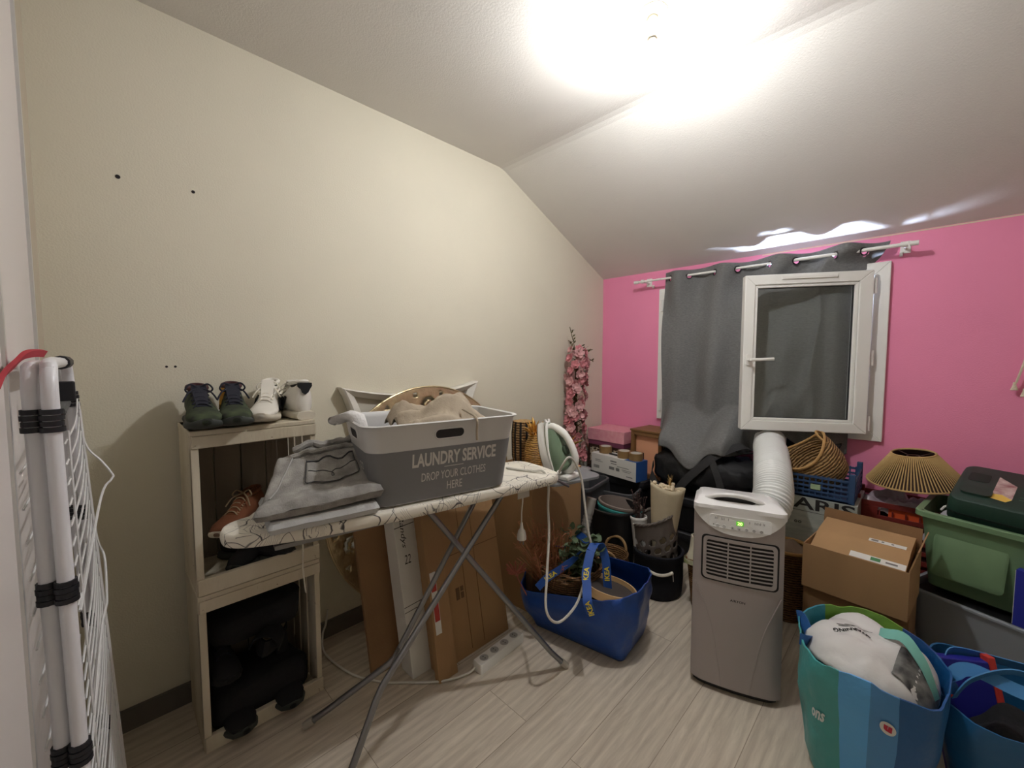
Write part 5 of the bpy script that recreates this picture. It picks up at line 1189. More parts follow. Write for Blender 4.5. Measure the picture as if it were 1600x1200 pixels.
for i in range(9): g.box(-.175 + .006*i, -.175 + .006*i + (.003 if i % 2 else .0045), fy - .0004, fy, .03, .052)
for (x, z, w_, h_) in ((-.02, .10, .055, .009), (-.015, .085, .05, .006), (-.03, .045, .045, .02), (.03, .045, .03, .02), (.04, .075, .10, .004), (.08, .06, .08, .003), (.09, .05, .06, .003), (.12, .02, .05, .006), (-.16, .09, .05, .004), (-.16, .08, .07, .003)):
    g.box(x, x + w_, fy - .0004, fy, z, z + h_)
g.build('printing', mat('print_grey', (128, 126, 124), .7), wb)
TAPE = mat('brown_tape', (146, 116, 76), .35); TAPEC = mat('tape_core_white', (222, 216, 206), .7)
for x, y, z, lab in ((-.125, .01, .136, 'roll of brown packing tape alone at left end of the printed box'), (.055, -.005, .136, 'roll of brown packing tape in the middle of the printed box'), (.15, .0, .136, 'roll of brown packing tape on the blue end of the printed box')):
    p_ = wm(wb) @ Vector((x, y, z)); t = thing('tape_roll', lab, 'tape', p_, 0, 'packing tape rolls')
    G().lathe([(.036, 0), (.046, 0), (.046, .048), (.036, .048)], 28, (0, 0, 0), False, False).build('tape', TAPE, t, smooth=True, angle=40)
    G().lathe([(.0335, -.0005), (.0365, -.0005), (.0365, .0485), (.0335, .0485), (.0335, -.0005)], 28, (0, 0, .0006), False, False).build('core', TAPEC, t, smooth=True, angle=40)
p_ = wm(wb) @ Vector((-.03, -.01, .1365)); tag(G().tube([p_ + Vector((-.035, 0, .006)), p_ + Vector((.035, -.008, .006))], .006, 8).build('marker_pen', INK, smooth=True), 'black marker pen lying on the printed box between tape rolls', 'pen')
# ------------------------------------------------------------------ duffel bag
db = thing('duffel_bag', 'large black duffel bag lying on the black storage boxes under the curtain', 'bag', (.955, -.27, .4215), 3)
def dsec(t):
    x = -.30 + .60*t; k = math.sin(math.pi*min(1, max(0, (t*.94 + .03)))) ** .28; sag = .9 + .1*math.sin(t*5 + 1)
    pts = []
    for q in range(36):
        a = 2*math.pi*q/36; c_, s_ = math.cos(a), math.sin(a)
        y = .175*k*math.copysign(abs(c_)**.75, c_); z = .155 + .155*k*sag*math.copysign(abs(s_)**.72, s_)
        n_ = noise.noise_vector(Vector((x*7, y*8, z*8)))*.022 + Vector((1, 1, 1))*(abs(noise.noise(Vector((x*11 + z*6, y*11, z*9))))*.034 - .012) + noise.noise_vector(Vector((x*22, y*22, z*22)))*.008
        pts.append(Vector((x + n_.x*.5, y + n_.y, max(z + n_.z - (.02*math.sin(t*9) if s_ > .4 else 0), .001))))
    return pts
G().loft([dsec(k/34) for k in range(35)]).build('bag_body', mat('black_nylon', (21, 21, 24), .62, var=.2, vscale=14, bump=.25, bscale=40), db, smooth=True, angle=180)
WEB = mat('charcoal_webbing', (52, 51, 52), .85, bump=.2, bscale=200)
def dstrap(P, w_, n_): G().ribbon(spline(P, 8), w_, n_, .003).build('strap', WEB, db, smooth=True, angle=30)
dstrap([(-.125, -.205, .02), (-.075, -.212, .10), (.0, -.205, .19), (.075, -.185, .27), (.14, -.14, .315), (.20, -.06, .335), (.24, .0, .31)], .046, (.8, .0, -.5))
dstrap([(.075, -.19, .25), (.11, -.208, .17), (.14, -.208, .08), (.165, -.20, .01)], .038, (1, 0, .3))
dstrap([(-.31, -.10, .16), (-.295, -.165, .10), (-.25, -.20, .04), (-.17, -.21, .016), (-.12, -.212, .012)], .05, (0, .3, 1))
G().box(-.155, -.11, -.222, -.208, .0, .035).build('strap_pad', WEB, db, bevel=.004)
G().tube(spline([Vector((-.27 + .54*k/20, -.06 + .015*math.sin(k), .30 + .004*math.sin(k*2))) for k in range(21)], 2), .004, 6).build('zip', mat('black_zip', (12, 12, 14), .5), db, smooth=True)

# ------------------------------------------------------------------ under the window, right of the hose
tin = thing('lettered_box', 'pale grey green box lettered PARIS under the blue crate', 'box', (1.545, -.30, 0), 0)
G().box(-.155, .155, -.17, .17, 0, .575).build('box_body', mat('pale_sage_board', (176, 180, 170), .6, col2=(150, 156, 150), vscale=10, stretch=(1, 1, 5)), tin, bevel=.004)
g = G(); text(g, 'PARIS', (-.153, -.1708, .512), (1, 0, 0), (0, 0, 1), .30, .058, bold=.02); g.box(-.15, .15, -.1706, -.17, .500, .502)
for x in (-.085, -.068): 
    rg_ = [Vector((x + p[0], -.1708, .440 + p[1])) for p in circ(.0055, 12)]; g.tube(rg_, .0015, 4, closed=True)
g.build('lettering', INK, tin)
bx = thing('blue_crate', 'blue slatted plastic crate on the lettered box, tilted straw basket inside', 'crate', (1.535, -.29, .576), 0)
BLC = mat('blue_crate_plastic', (46, 74, 112), .45)
def slatcrate(t, w_, d_, h, m, rails, label=None, posts=5):
    G().box(-w_/2, w_/2, -d_/2, d_/2, 0, .008).build('crate_floor', m, t)
    g = G()
    for z0, z1 in rails:
        g.box(-w_/2, w_/2, -d_/2, -d_/2 + .006, z0, z1).box(-w_/2, w_/2, d_/2 - .006, d_/2, z0, z1).box(-w_/2, -w_/2 + .006, -d_/2, d_/2, z0, z1).box(w_/2 - .006, w_/2, -d_/2, d_/2, z0, z1)
    g.build('crate_rail', m, t, bevel=.001)
    for sx in (-1, 1):
        for sy in (-1, 1): G().box(sx*w_/2 - .012, sx*w_/2 + .012, sy*d_/2 - .012, sy*d_/2 + .012, 0, h).move(T(-sx*.010, -sy*.010, 0)).build('corner_post', m, t, bevel=.003)
    g = G()
    for k in range(1, posts + 1):
        f = k/(posts + 1)
        for sy in (-1, 1): g.box(-w_/2 + w_*f - .003, -w_/2 + w_*f + .003, sy*(d_/2 - .006) - .003, sy*(d_/2 - .006) + .003, 0, h*.8)
        for sx in (-1, 1): g.box(sx*(w_/2 - .006) - .003, sx*(w_/2 - .006) + .003, -d_/2 + d_*f - .003, -d_/2 + d_*f + .003, 0, h*.8)
    g.build('upright', m, t)
slatcrate(bx, .30, .36, .145, BLC, ((0, .018), (.030, .040), (.052, .062), (.074, .084), (.100, .112)), posts=11)
G().box(-.02, .02, -.1832, -.180, .045, .070).build('paper_label', mat('green_label', (166, 190, 150), .7), bx)
sb_ = thing('straw_basket', 'large plaited straw basket tipped on its side in the blue crate', 'basket', (1.59, -.275, .605), rot=(math.radians(24), math.radians(-36), math.radians(0)))
g = G(); pr_ = [(.085, 0), (.118, .03), (.135, .09), (.138, .16), (.132, .20)]
rings = [[Vector((x*1.0, y*.95, z + (.025*math.cos(2*math.atan2(y, x)) if z > .1 else 0))) for x, y in circ(r, 48)] for r, z in pr_]
rings += [[Vector((p.x*.965, p.y*.965, p.z + .003)) for p in rr_] for rr_ in reversed(rings)]
g.loft(rings).move(T(0, 0, .045)).build('basket_wall', STRAW, sb_, smooth=True, angle=180)
G().tube([Vector((.132*math.cos(a), .1254*math.sin(a), .25 + .025*math.cos(2*a))) for a in [2*math.pi*k/64 for k in range(64)]], .0065, 8, closed=True).build('basket_rim', mat('straw_rim', (186, 146, 92), .85, bump=.4, bscale=200), sb_, smooth=True)
for sx in (-1, 1): G().tube([Vector((sx*(.124 - .012*math.sin(math.pi*k/14)), .045*math.cos(math.pi*k/14), .255 + .05*math.sin(math.pi*k/14))) for k in range(15)], .0055, 8).build('loop_handle', MATS['straw_rim'], sb_, smooth=True)
bw = thing('black_sack', 'black cloth sack hanging beneath the window behind the straw basket', 'sack', (1.44, -.085, .66))
rr, _ = tub_rings((.20, .08, .03), (.30, .10, .04), .66, .80, .014, 6, seed=4)
G().loft(rr[:7]).build('sack_cloth', BLACKF, bw, smooth=True, angle=180)
for _o in list(bw.children): _o.location = (.0, .0, -.66)
wkb = thing('willow_basket', 'tan basket with plastic bag standing behind the air conditioner, right of the hose', 'basket', (1.455, -.60, 0))
G().lathe([(.075, 0), (.09, .15), (.098, .33), (.104, .335), (.104, .352), (.094, .352), (.085, .15), (.07, .008)], 30).build('basket_wall', STRAWD, wkb, smooth=True, angle=60)
G().tube([Vector((.100*math.cos(a), .100*math.sin(a), .348)) for a in [2*math.pi*k/40 for k in range(40)]], .009, 8, closed=True).build('thick_rim', MATS['straw_rim'], wkb, smooth=True)
g = G(); g.sphere((0, 0, .30), .082, 12).jitter(.02, 20, 3); g.build('plastic_wrap', frosted('crumpled_film', (196, 172, 150), .6, .25), wkb, smooth=True, angle=180)
# red crates with bags, lampshade on top
RED = mat('maroon_crate_plastic', (122, 40, 34), .5, var=.1)
rc2 = thing('red_crate', 'maroon plastic crate on the floor, lower of two beside the green tub', 'crate', (1.862, -.175, 0), 0, 'maroon crates by the pink wall'); slatcrate(rc2, .375, .25, .295, RED, ((0, .02), (.05, .07), (.10, .12), (.15, .17), (.20, .22), (.255, .285)), posts=7)
rc1 = thing('red_crate', 'maroon plastic crate holding clear plastic bags below the string lampshade', 'crate', (1.862, -.175, .2965), 0, 'maroon crates by the pink wall'); slatcrate(rc1, .375, .25, .295, RED, ((0, .03), (.055, .075), (.10, .12), (.145, .165), (.19, .21), (.250, .275)), posts=7)
G().box(-.175, -.10, -.1275, -.1245, .08, .25).build('side_plate', RED, rc1); G().box(-.1895, -.187, -.08, .08, .06, .26).build('side_plate', RED, rc1)
rr = G(); rr.grid(lambda u, v: (1.69 + .35*u, -.285 + .22*v, .575 + .050*noise.noise(Vector((u*4, v*4, 3))) + .02*noise.noise(Vector((u*12, v*10, 1))) - .05*max(abs(u-.5)*2, abs(v-.5)*2)**4), 40, 30)
tag(rr.build('plastic_bag', mat('grey_film', (178, 164, 172), .22, var=.08, vscale=18), smooth=True, angle=180, solid=.0015), 'crumpled clear plastic bag in the upper maroon crate', 'plastic bag')
tag(G().box(1.80, 2.02, -.286, -.274, .50, .55).build('orange_packet', mat('orange_print', (226, 92, 46), .5)), 'orange printed packet at the front inside the upper maroon crate', 'packet')
tag(G().box(1.695, 2.03, -.285, -.07, .31, .49).build('dark_cloth_pile', mat('dark_red_cloth', (70, 30, 28), .9, var=.2)), 'dark red folded cloth at the bottom of the upper maroon crate', 'cloth')
ls_ = thing('lampshade', 'wide conical string lampshade resting on the maroon crate by pink wall', 'lampshade', (1.885, -.21, .685), rot=(math.radians(6), math.radians(-5), 0))
STRG = mat('jute_string', (196, 162, 108), .85, bump=.3, bscale=300); WIR = mat('dark_shade_lining', (64, 34, 24), .7)
RB, RT, HH = .176, .078, .135
g = G(); nS = 84
for k in range(nS):
    a = 2*math.pi*k/nS; g.tube([(RB*math.cos(a), RB*math.sin(a), 0), (RT*math.cos(a), RT*math.sin(a), HH)], .0026, 5)
g.build('string_winding', STRG, ls_, smooth=True)
G().tube([(RB*math.cos(2*math.pi*k/48), RB*math.sin(2*math.pi*k/48), 0) for k in range(48)], .0045, 6, closed=True).build('bottom_ring', STRG, ls_, smooth=True)
G().tube([(RT*math.cos(2*math.pi*k/36), RT*math.sin(2*math.pi*k/36), HH) for k in range(36)], .0045, 6, closed=True).build('top_ring', STRG, ls_, smooth=True)
G().loft([at_z(circ(RB - .006, 40), 0.001), at_z(circ(RT - .004, 40), HH - .002)], False, False).build('lining', mat('shade_backing', (58, 38, 26), .8), ls_, smooth=True)
g = G()
for k in range(3):
    a = 2*math.pi*k/3 + .3; g.tube([(RT*math.cos(a), RT*math.sin(a), HH), (.022*math.cos(a), .022*math.sin(a), HH - .015)], .0022, 5)
g.tube([(.022*math.cos(2*math.pi*k/20), .022*math.sin(2*math.pi*k/20), HH - .015) for k in range(20)], .003, 5, closed=True)
g.build('spider_fitting', WIR, ls_, smooth=True)
# ------------------------------------------------------------------ open cardboard box
lowc = thing('carton', 'brown carton on the floor beneath the open cardboard box', 'carton', (1.735, -.715, 0), -4)
G().box(-.165, .165, -.15, .15, 0, .30).build('carton_box', CARDD, lowc, bevel=.002)
ob = thing('open_carton', 'open cardboard box with a taped box inside, between air conditioner and green tub', 'carton', (1.735, -.735, .3005), -6)
wl, dl, hl, tk_ = .33, .30, .185, .004
for nm, a in (('front_wall', (-wl/2, wl/2, -dl/2, -dl/2 + tk_, 0, hl)), ('back_wall', (-wl/2, wl/2, dl/2 - tk_, dl/2, 0, hl)), ('side_wall', (-wl/2, -wl/2 + tk_, -dl/2 + tk_, dl/2 - tk_, 0, hl)), ('side_wall', (wl/2 - tk_, wl/2, -dl/2 + tk_, dl/2 - tk_, 0, hl)), ('carton_floor', (-wl/2 + tk_, wl/2 - tk_, -dl/2 + tk_, dl/2 - tk_, 0, tk_))):
    G().box(*a).build(nm, CARD, ob)
G().box(-wl/2, wl/2, 0, .085, -.002, .002).move(T(0, dl/2 - .003, hl) @ Rx(82)).build('flap', CARDD, ob)
G().box(0, .085, -dl/2 + .01, dl/2 - .01, -.002, .002).move(T(wl/2 - .003, 0, hl) @ Ry(-76)).build('flap', CARD, ob)
G().box(-.10, 0, -dl/2 + .01, dl/2 - .01, -.002, .002).move(T(-wl/2 + .003, 0, hl) @ Ry(-100)).build('flap', CARD, ob)
inn = thing('taped_box', 'smaller brown box with white printed tape inside the open cardboard box', 'box', (1.735, -.72, .3055), -6)
G().box(-.150, .150, -.125, .135, 0, .155).build('box_body', CARD, inn)
G().add([(-.150, -.125, .156), (.150, -.125, .156), (.150, .0, .205), (-.150, .0, .205), (-.150, .125, .225), (.150, .125, .225), (.150, .125, .156), (-.150, .125, .156), (.150, 0, .156), (-.150, 0, .156)],
        [(0, 1, 2, 3), (3, 2, 5, 4), (4, 5, 6, 7), (1, 8, 2), (0, 3, 9), (2, 8, 6, 5), (3, 4, 7, 9)]).build('raised_flap', mat('light_cardboard', (178, 142, 100), .85, var=.06), inn)
g = G(); nrm = Vector((0, -.049, .125)).normalized()
def fl(x, t): return Vector((x, -.125 + .125*t, .156 + .049*t)) + nrm*.0 + Vector((0, -.0006, .0012))
g.add([fl(-.02, .12), fl(.148, .12), fl(.148, .36), fl(-.02, .36)], [(0, 1, 2, 3)])
def fl2(x, t): return Vector((x, .125*t, .205 + .020*t + .0012))
g.add([fl2(.02, .02), fl2(.135, .02), fl2(.135, .22), fl2(.02, .22)], [(0, 1, 2, 3)]); tp = g.build('printed_tape', PAPER, inn)
g = G(); g.add([fl(.045, .17) + Vector((0, 0, .001)), fl(.075, .17) + Vector((0, 0, .001)), fl(.075, .31) + Vector((0, 0, .001)), fl(.045, .31) + Vector((0, 0, .001))], [(0, 1, 2, 3)]); g.build('green_mark', mat('label_green', (74, 132, 86), .6), tp)
g = G()
for x0, x1, t0, t1, f_ in ((.09, .125, .2, .27, fl), (.028, .05, .06, .17, fl2), (.06, .068, .08, .16, fl2), (.09, .098, .08, .16, fl2)): g.add([f_(x0, t0) + Vector((0, 0, .001)), f_(x1, t0) + Vector((0, 0, .001)), f_(x1, t1) + Vector((0, 0, .001)), f_(x0, t1) + Vector((0, 0, .001))], [(0, 1, 2, 3)])
g.build('tape_print', MATS['print_grey'], tp)
# ------------------------------------------------------------------ tubs on the right
ctb = thing('clear_tub', 'translucent grey plastic tub under the green tub', 'tub', (2.185, -.455, 0), -22)
CLR = frosted('frosted_plastic', (178, 184, 190), .55, .35)
openbox(G(), (.46, .34, .05), (.52, .40, .06), 0, .305, t=.003, lip=.012, lz=.010).build('tub_body', CLR, ctb, smooth=True, angle=35)
G().loft([at_z(rrect(.49, .37, .05), z) for z in (.20, .285)]).build('inner_lid', BLACKP, ctb, smooth=True, angle=35)
GRN = mat('green_tub_plastic', (112, 142, 106), .45, var=.05)
gt = thing('green_tub', 'large green plastic tub on the right holding a dark green tool case', 'tub', (2.185, -.42, .2995), rot=(0, math.radians(3.0), math.radians(-9)))
openbox(G(), (.46, .27, .03), (.545, .345, .035), 0, .325, lip=.018, lz=.022).build('tub_body', GRN, gt, smooth=True, angle=35)
for x in (-.19, .06): G().loft([[Vector((x + p[0] + (.13*.5), -.1725 + .022 - .035*(1 - (.17 + p[1])/.325), .17 + p[1])) for p in rrect(.20, .20, .02)], [Vector((x + p[0] + (.13*.5), -.1755 + .022 - .035*(1 - (.17 + p[1])/.325), .17 + p[1])) for p in rrect(.19, .19, .02)]]).build('moulded_panel', GRN, gt, smooth=True, angle=30)
for sx in (-1, 1):
    for sy in (-1, 1): G().lathe([(.004, .3252), (.004, .3258)], 8, (sx*.268, sy*.165, 0)).build('rim_hole', DARK, gt)
G().loft([[Vector((.10 + p[0], -.191, .285 + p[1])) for p in rrect(.16, .032, .014)], [Vector((.10 + p[0], -.1925, .285 + p[1])) for p in rrect(.16, .032, .014)]]).build('grip_slot', DARK, gt)
DGR = mat('dark_green_case', (30, 58, 48), .5, var=.12)
cs_ = thing('tool_case', 'dark green plastic tool case with picture label lying in the green tub', 'tool case', (2.205, -.40, .625), rot=(math.radians(18), math.radians(3), math.radians(-12)))
g = G(); g.loft([at_z(rrect(.38, .30, .035), z) for z in (0, .012)] + [at_z(rrect(.40, .32, .04), .03), at_z(rrect(.40, .32, .04), .105), at_z(rrect(.385, .305, .035), .125), at_z(rrect(.37, .29, .03), .13)]); g.build('case_shell', DGR, cs_, smooth=True, angle=35)
G().loft([at_z(rrect(.404, .324, .04), z) for z in (.062, .07)]).build('case_seam', mat('case_seam', (18, 34, 28), .6), cs_)
G().loft([[Vector((p[0] - .14, p[1] + .05, z)) for p in rrect(.06, .07, .012)] for z in (.1302, .1308)]).build('recess', mat('case_recess', (18, 38, 30), .6), cs_)
G().loft([[Vector((p[0] - .13, p[1] - .075, z)) for p in rrect(.085, .06, .02)] for z in (.13, .140)]).build('latch', DGR, cs_, smooth=True, angle=35)
PIC = mat('picture_label', (214, 196, 190), .4, col2=(150, 96, 96), vscale=30)
lb_ = G().add([(-0.090, -.095, .1312), (-0.050, -.105, .1312), (-0.037, -.08, .1312), (-0.037, .03, .1312), (-0.090, .085, .1312)], [(0, 1, 2, 3, 4)]).build('picture_label', PIC, cs_)
G().add([(-0.090, -.095, .1316), (-0.050, -.105, .1316), (-0.037, -.08, .1316), (-0.065, -.055, .1316), (-0.090, -.06, .1316)], [(0, 1, 2, 3, 4)]).build('label_corner', mat('label_yellow', (232, 196, 90), .5), lb_)
g = G()
for k in range(9): g.box(-.022 + (.018 if k % 3 == 0 else 0), .075 - .004*(k % 4), -.09 + .020*k, -.082 + .020*k, .1302, .1308)
g.build('embossing', mat('case_emboss', (52, 84, 68), .5), cs_)
sp = thing('spray_bottle', 'grey and white trigger bottle lying in the left end of green tub', 'bottle', (1.985, -.43, .57), rot=(math.radians(0), math.radians(24), 0))
G().lathe([(.012, -.12), (.03, -.11), (.032, 0), (.028, .04), (.014, .06)], 20).build('bottle_body', mat('lilac_grey_plastic', (168, 164, 172), .4), sp, smooth=True)
G().box(-.03, .018, -.012, .012, .06, .09).build('trigger_head', WHITEP, sp, bevel=.004); G().tube([(-.022, 0, .075), (-.034, 0, .06), (-.036, 0, .04)], .004, 6).build('trigger', WHITEP, sp)
# blue carton with white side, in the clear tub in front of the green one
bx2 = thing('blue_packet', 'blue and white card box at the right edge in front of the green tub', 'box', (2.222, -.618, .2865), rot=(0, 0, math.radians(-22)))
G().box(-.06, .06, -.016, .016, .0, .21).build('box_body', mat('ultramarine_card', (40, 48, 150), .5), bx2); G().box(-.0615, -.0602, -.0155, .0155, .004, .206).build('white_side', PAPER, bx2)
# ------------------------------------------------------------------ shopping bags at the front right
def stripe_mat():
    m = bpy.data.materials.new('striped_bag_plastic'); m.use_nodes = True; MATS['striped_bag_plastic'] = m; nt = m.node_tree; b = nt.nodes['Principled BSDF']; b.inputs['Roughness'].default_value = .35
    tc = nt.nodes.new('ShaderNodeTexCoord'); sx = nt.nodes.new('ShaderNodeSeparateXYZ'); nt.links.new(tc.outputs['Object'], sx.inputs[0])
    at = nt.nodes.new('ShaderNodeMath'); at.operation = 'ARCTAN2'; nt.links.new(sx.outputs[1], at.inputs[0]); nt.links.new(sx.outputs[0], at.inputs[1])
    mr = nt.nodes.new('ShaderNodeMapRange'); mr.inputs[1].default_value = -math.pi; mr.inputs[2].default_value = math.pi; nt.links.new(at.outputs[0], mr.inputs[0])
    r = nt.nodes.new('ShaderNodeValToRGB'); r.color_ramp.interpolation = 'CONSTANT'; nt.links.new(mr.outputs[0], r.inputs[0])
    cols = [(0, (74, 164, 164)), (.10, (74, 164, 164)), (.205, (98, 178, 240)), (.265, (82, 146, 204)), (.315, (30, 92, 152)), (.60, (22, 78, 138)), (.68, (112, 158, 62)), (.86, (60, 140, 160))]
    for i, (p, c) in enumerate(cols):
        e = r.color_ramp.elements[0] if i == 0 else (r.color_ramp.elements[1] if i == 1 else r.color_ramp.elements.new(p)); e.position = p; e.color = lin(c)
    nt.links.new(r.outputs[0], b.inputs['Base Color'])
    n2 = nt.nodes.new('ShaderNodeTexNoise'); n2.inputs['Scale'].default_value = 16; n2.inputs['Detail'].default_value = 3; bp_ = nt.nodes.new('ShaderNodeBump'); bp_.inputs['Strength'].default_value = .5; bp_.inputs['Distance'].default_value = .012
    nt.links.new(tc.outputs['Object'], n2.inputs[0]); nt.links.new(n2.outputs[0], bp_.inputs['Height']); nt.links.new(bp_.outputs[0], b.inputs['Normal'])
    return m
ub = thing('striped_bag', 'teal and blue striped shopping bag stuffed with a white plastic sack', 'bag', (1.80, -1.335, 0), 0)
urim = lambda a: .02*math.cos(a - 2.2) - .015*math.cos(2*a)
rr, uring = tub_rings((.24, .27, .06), (.345, .36, .15), .002, .385, .016, 14, bulge=.02, seed=11, rimz=urim, n=12)
G().loft(rr).build('bag_body', stripe_mat(), ub, smooth=True, angle=70)
def on_ring(ang, k, off=.004):
    R_ = uring(k, off); best = min(R_, key=lambda p: abs((math.atan2(p.y, p.x) - ang + math.pi) % (2*math.pi) - math.pi)); return best
def usurf(u0, v0, w_, h_):
    def f(u, v):
        a = u0 + w_*(u - .5); k = v0 + h_*(v - .5); R_ = uring(k, .0035)
        R_ = sorted(R_, key=lambda p: math.atan2(p.y, p.x)); A = [math.atan2(p.y, p.x) for p in R_]
        for i in range(len(A) - 1):
            if A[i] <= a <= A[i+1]:
                t = (a - A[i])/(A[i+1] - A[i] + 1e-9); return R_[i].lerp(R_[i+1], t)
        return R_[0]
    return f
lg_ = G(); fn_ = usurf(-1.27, .745, .17, .10); cpts = [(.5 + .5*math.cos(2*math.pi*k/28), .5 + .5*math.sin(2*math.pi*k/28)) for k in range(28)]
lg_.add([fn_(u, v) for u, v in cpts], [tuple(range(28))]); rb_ = lg_.build('round_logo', PAPER, ub)
g = G(); f2 = usurf(-1.27, .745, .085, .05); 
def fo(u, v): p = f2(u, v); return p + Vector((p.x, p.y, 0)).normalized()*.0012
text(g, 'u', (0,0,0), (1,0,0), (0,1,0), 1, 1, bold=.08, fn=fo); g.build('logo_letter', mat('logo_red', (196, 40, 70), .5), rb_)
g = G(); f3 = usurf(-2.12, .55, .20, .075); text(g, 'ons', (0,0,0), (1,0,0), (0,1,0), 1, 1, shear=.3, bold=.03, fn=f3); g.build('script_lettering', mat('white_lettering', (226, 232, 232), .6), ub)
g = G()
for k in range(12):
    f4 = usurf(-1.62 + .014*k, .205, .008 if k % 3 else .011, .085); q_ = [f4(u, v) for u, v in ((0, 0), (1, 0), (1, 1), (0, 1))]; g.add(q_, [(0, 1, 2, 3)])
f5 = usurf(-1.54, .205, .22, .12); bcd = G().add([f5(u, v) - Vector((f5(u, v).x, f5(u, v).y, 0)).normalized()*.0008 for u, v in ((0, 0), (.5, 0), (1, 0), (1, 1), (.5, 1), (0, 1))], [(0, 1, 4, 5), (1, 2, 3, 4)]).build('barcode_field', PAPER, ub)
g.build('barcode_bars', INK, bcd)
def sackp(u, v):
    a = 2*math.pi*u; r = v; x = .156*r*math.cos(a); y = .170*r*math.sin(a)
    z = .385 + .035*(1 - r**2.2) - .035*r**8 - .045*smst(.02, .12, x*.5 - y*.35 - .02) + .030*abs(noise.noise(Vector((x*7 + y*5, y*9 - x*3, 7)))) + .018*noise.noise(Vector((x*9, y*9, 2))) + .010*noise.noise(Vector((x*24, y*14, 5))) + .03*(1 - r)*math.sin(3*u*6.28)*0
    return Vector((1.80 + x, -1.335 + y, z))
SACK = mat('white_sack_film', (216, 214, 212), .55, var=.03, bump=.25, bscale=22)
sk = tag(G().grid(sackp, 64, 26).build('plastic_sack', SACK, smooth=True, angle=180, solid=.0012), 'white plastic sack with warning text filling the striped bag', 'plastic sack')
def sk_on(u, v, cx, cy, w_, h_, ang):
    c_, s_ = math.cos(math.radians(ang)), math.sin(math.radians(ang)); dx = (u - .5)*w_; dy = (v - .5)*h_
    x = cx + dx*c_ - dy*s_; y = cy + dx*s_ + dy*c_; r = math.hypot(x/.156, y/.170); a = math.atan2(y/.170, x/.156)
    return sackp((a/(2*math.pi)) % 1.0, r) + Vector((0, 0, .0016))
g = G(); text(g, 'WARNING', (0,0,0), (1,0,0), (0,1,0), 1, 1, bold=.04, fn=lambda u, v: sk_on(u, v, -.04, -.01, .09, .017, 200))
for k, L in enumerate((.07, .09, .06)):
    g.add([sk_on(u, v, -.040 + .004*k, .012 + .010*k, L, .003, 200) for u, v in ((0, 0), (.25, 0), (.5, 0), (.75, 0), (1, 0), (1, 1), (.75, 1), (.5, 1), (.25, 1), (0, 1))], [(0, 1, 8, 9), (1, 2, 7, 8), (2, 3, 6, 7), (3, 4, 5, 6)])
g.build('warning_text', INK, sk)
g = G(); g.grid(lambda u, v: sk_on(u, v, .105, -.06, .085, .10, -10) + Vector((0, 0, .003 + .004*math.sin(u*9))), 14, 14); pt_ = g.build('patterned_scarf', mat('black_print', (30, 30, 34), .7, col2=(150, 150, 146), vscale=22), sk, smooth=True)
tag(G().ribbon([sk_on(u, .5, .085, .0, .15, .02, -34) + Vector((0, 0, .006 + .02*math.sin(math.pi*u))) for u in [k/16 for k in range(17)]], .030, (0, .75, .6), .003).build('cloth_strap', mat('aqua_webbing', (124, 190, 178), .8), smooth=True, angle=30), 'pale aqua cloth strap lying across the white sack', 'strap')
for A_, B_, cl_ in ((-2.5, 2.7, (40, 92, 150)),):
    a0 = on_ring(-2.7, 1); a1 = on_ring(2.9, 1); MU = wm(ub)
    G().ribbon(spline([MU @ a0, MU @ (a0*.9 + Vector((.0, .0, .035))), MU @ ((a0 + a1)*.5*.8 + Vector((0, 0, .05))), MU @ (a1*.92 + Vector((0, 0, .03))), MU @ a1], 6), .035, (.3, .2, 1), .003).build('handle', mat('blue_handle', (44, 96, 160), .6), ub, smooth=True, world=True, angle=30)
vb = thing('blue_bag', 'mid blue shopping bag with red and dark blue items at lower right', 'bag', (2.145, -1.165, 0), 6)
rr, vring = tub_rings((.30, .26, .05), (.40, .36, .10), .002, .315, .014, 12, bulge=.02, seed=17, rimz=lambda a: .015*math.cos(a*2 + 1), n=10)
G().loft(rr).build('bag_body', mat('teal_blue_plastic', (34, 98, 148), .4, var=.12, vscale=6, bump=.5, bscale=15), vb, smooth=True, angle=70)
HB = mat('sky_blue_webbing', (66, 132, 190), .6)
def vstrap(P, w_=.034, n_=(.1, .2, 1)): G().ribbon(spline(P, 8), w_, n_, .003).build('handle', HB, vb, smooth=True, world=True, angle=30)
vstrap([(1.985, -1.27, .31), (1.985, -1.25, .36), (2.02, -1.24, .385), (2.10, -1.255, .38), (2.2, -1.275, .385), (2.30, -1.29, .36), (2.32, -1.30, .30)], .034, (0, .5, .9))
vstrap([(1.985, -1.27, .30), (2.02, -1.26, .37), (2.10, -1.235, .42), (2.2, -1.24, .40), (2.28, -1.25, .37)], .03, (0, -.6, .8))
vstrap([(1.97, -1.11, .315), (1.99, -1.08, .345), (2.08, -1.05, .345), (2.2, -1.05, .35), (2.30, -1.08, .32)], .03, (0, -.4, .9))
navp = thing('navy_packet', 'dark blue packet with red edge standing in the blue shopping bag', 'packet', (2.055, -1.165, .02), rot=(math.radians(-14), math.radians(-6), math.radians(25)))
G().box(-.07, .07, -.02, .02, 0, .33).build('packet_body', mat('cobalt_packet', (34, 36, 140), .45), navp, bevel=.003); G().box(.0702, .088, -.02, .02, 0, .345).build('red_edge', mat('scarlet_card', (206, 62, 54), .5), navp, bevel=.003)
G().add([(-.045, -.0206, .22), (-.03, -.0206, .22), (-.037, -.0206, .30)], [(0, 1, 2)]).build('red_mark', MATS['scarlet_card'], navp)
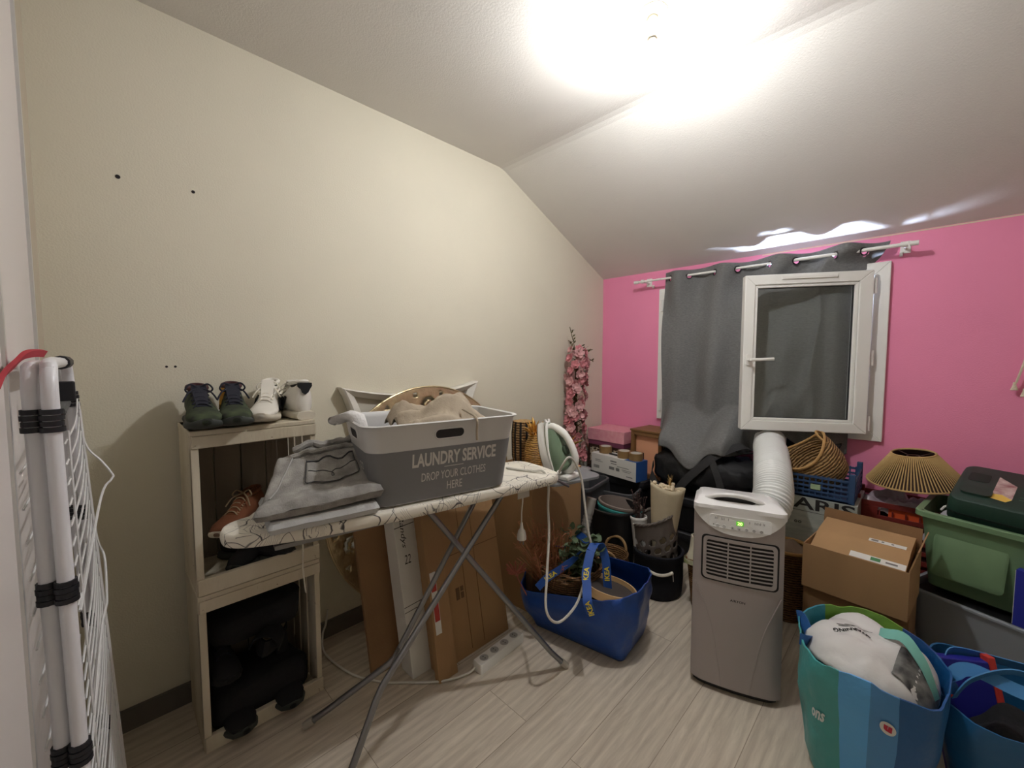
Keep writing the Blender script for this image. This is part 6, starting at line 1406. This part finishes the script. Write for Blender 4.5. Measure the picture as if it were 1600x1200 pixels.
tb_ = thing('tan_block', 'tan block with dark lines lying in the blue shopping bag', 'block', (2.225, -1.20, .05), rot=(math.radians(10), math.radians(0), math.radians(10)))
G().box(-.075, .075, -.05, .05, 0, .20).build('block_body', mat('tan_wood', (186, 158, 108), .7, var=.1), tb_, bevel=.003)
g = G()
for k in range(3): g.box(-.0755, .0755, -.0505, .0505, .05 + .05*k, .0525 + .05*k)
g.box(-.002, .002, -.0505, .0505, 0, .2005).build('dark_line', mat('umber_line', (84, 66, 44), .8), tb_)
g = G(); g.grid(lambda u, v: (2.02 + .27*u, -1.29 + .26*v, .235 + .03*noise.noise(Vector((u*5, v*5, 8))) - .05*max(abs(u-.5)*2, abs(v-.5)*2)**4), 20, 20)
tag(g.build('dark_cloth', BLACKF, smooth=True, angle=180, solid=.003), 'black cloth stuffed around the items in the blue shopping bag', 'cloth')
# ------------------------------------------------------------------ macrame at the right edge
mc_ = thing('macrame_hanging', 'cream knotted cord wall hanging at the right edge of pink wall', 'wall hanging', (2.37, -.03, 1.62))
CRM = mat('cream_cotton_cord', (222, 208, 184), .9, bump=.4, bscale=260)
G().tube([(2.216, -.03, 1.62), (2.52, -.03, 1.62)], .009, 10).build('dowel', mat('pale_dowel', (196, 164, 122), .7), mc_, smooth=True, world=True)
G().tube([(2.37, 0, 1.62), (2.37, -.03, 1.62)], .004, 6).build('wall_peg', METAL, mc_, world=True)
rnd = random.Random(6)
for k in range(12):
    x = 2.228 + .024*k; zb = 1.13 + (.0 if k == 0 else .0) - .028*(1 if k == 1 else 0) - .02*max(0, k - 1)*.7; sw = -.040 + .005*k + rnd.uniform(-.003, .003)
    P = spline([(x, -.032, 1.62), (x + .003, -.034, 1.45), (x + sw*.4, -.034, 1.28), (x + sw, -.034, zb + .03)], 6); cd_ = G().tube(P, .0042, 7).build('cord', CRM, mc_, smooth=True, world=True)
    G().lathe([(.0045, .035), (.006, .02), (.012, 0), (.010, -.002)], 10).move(T(x + sw*1.1, -.034, zb)).build('tassel', CRM, cd_, smooth=True, world=True)
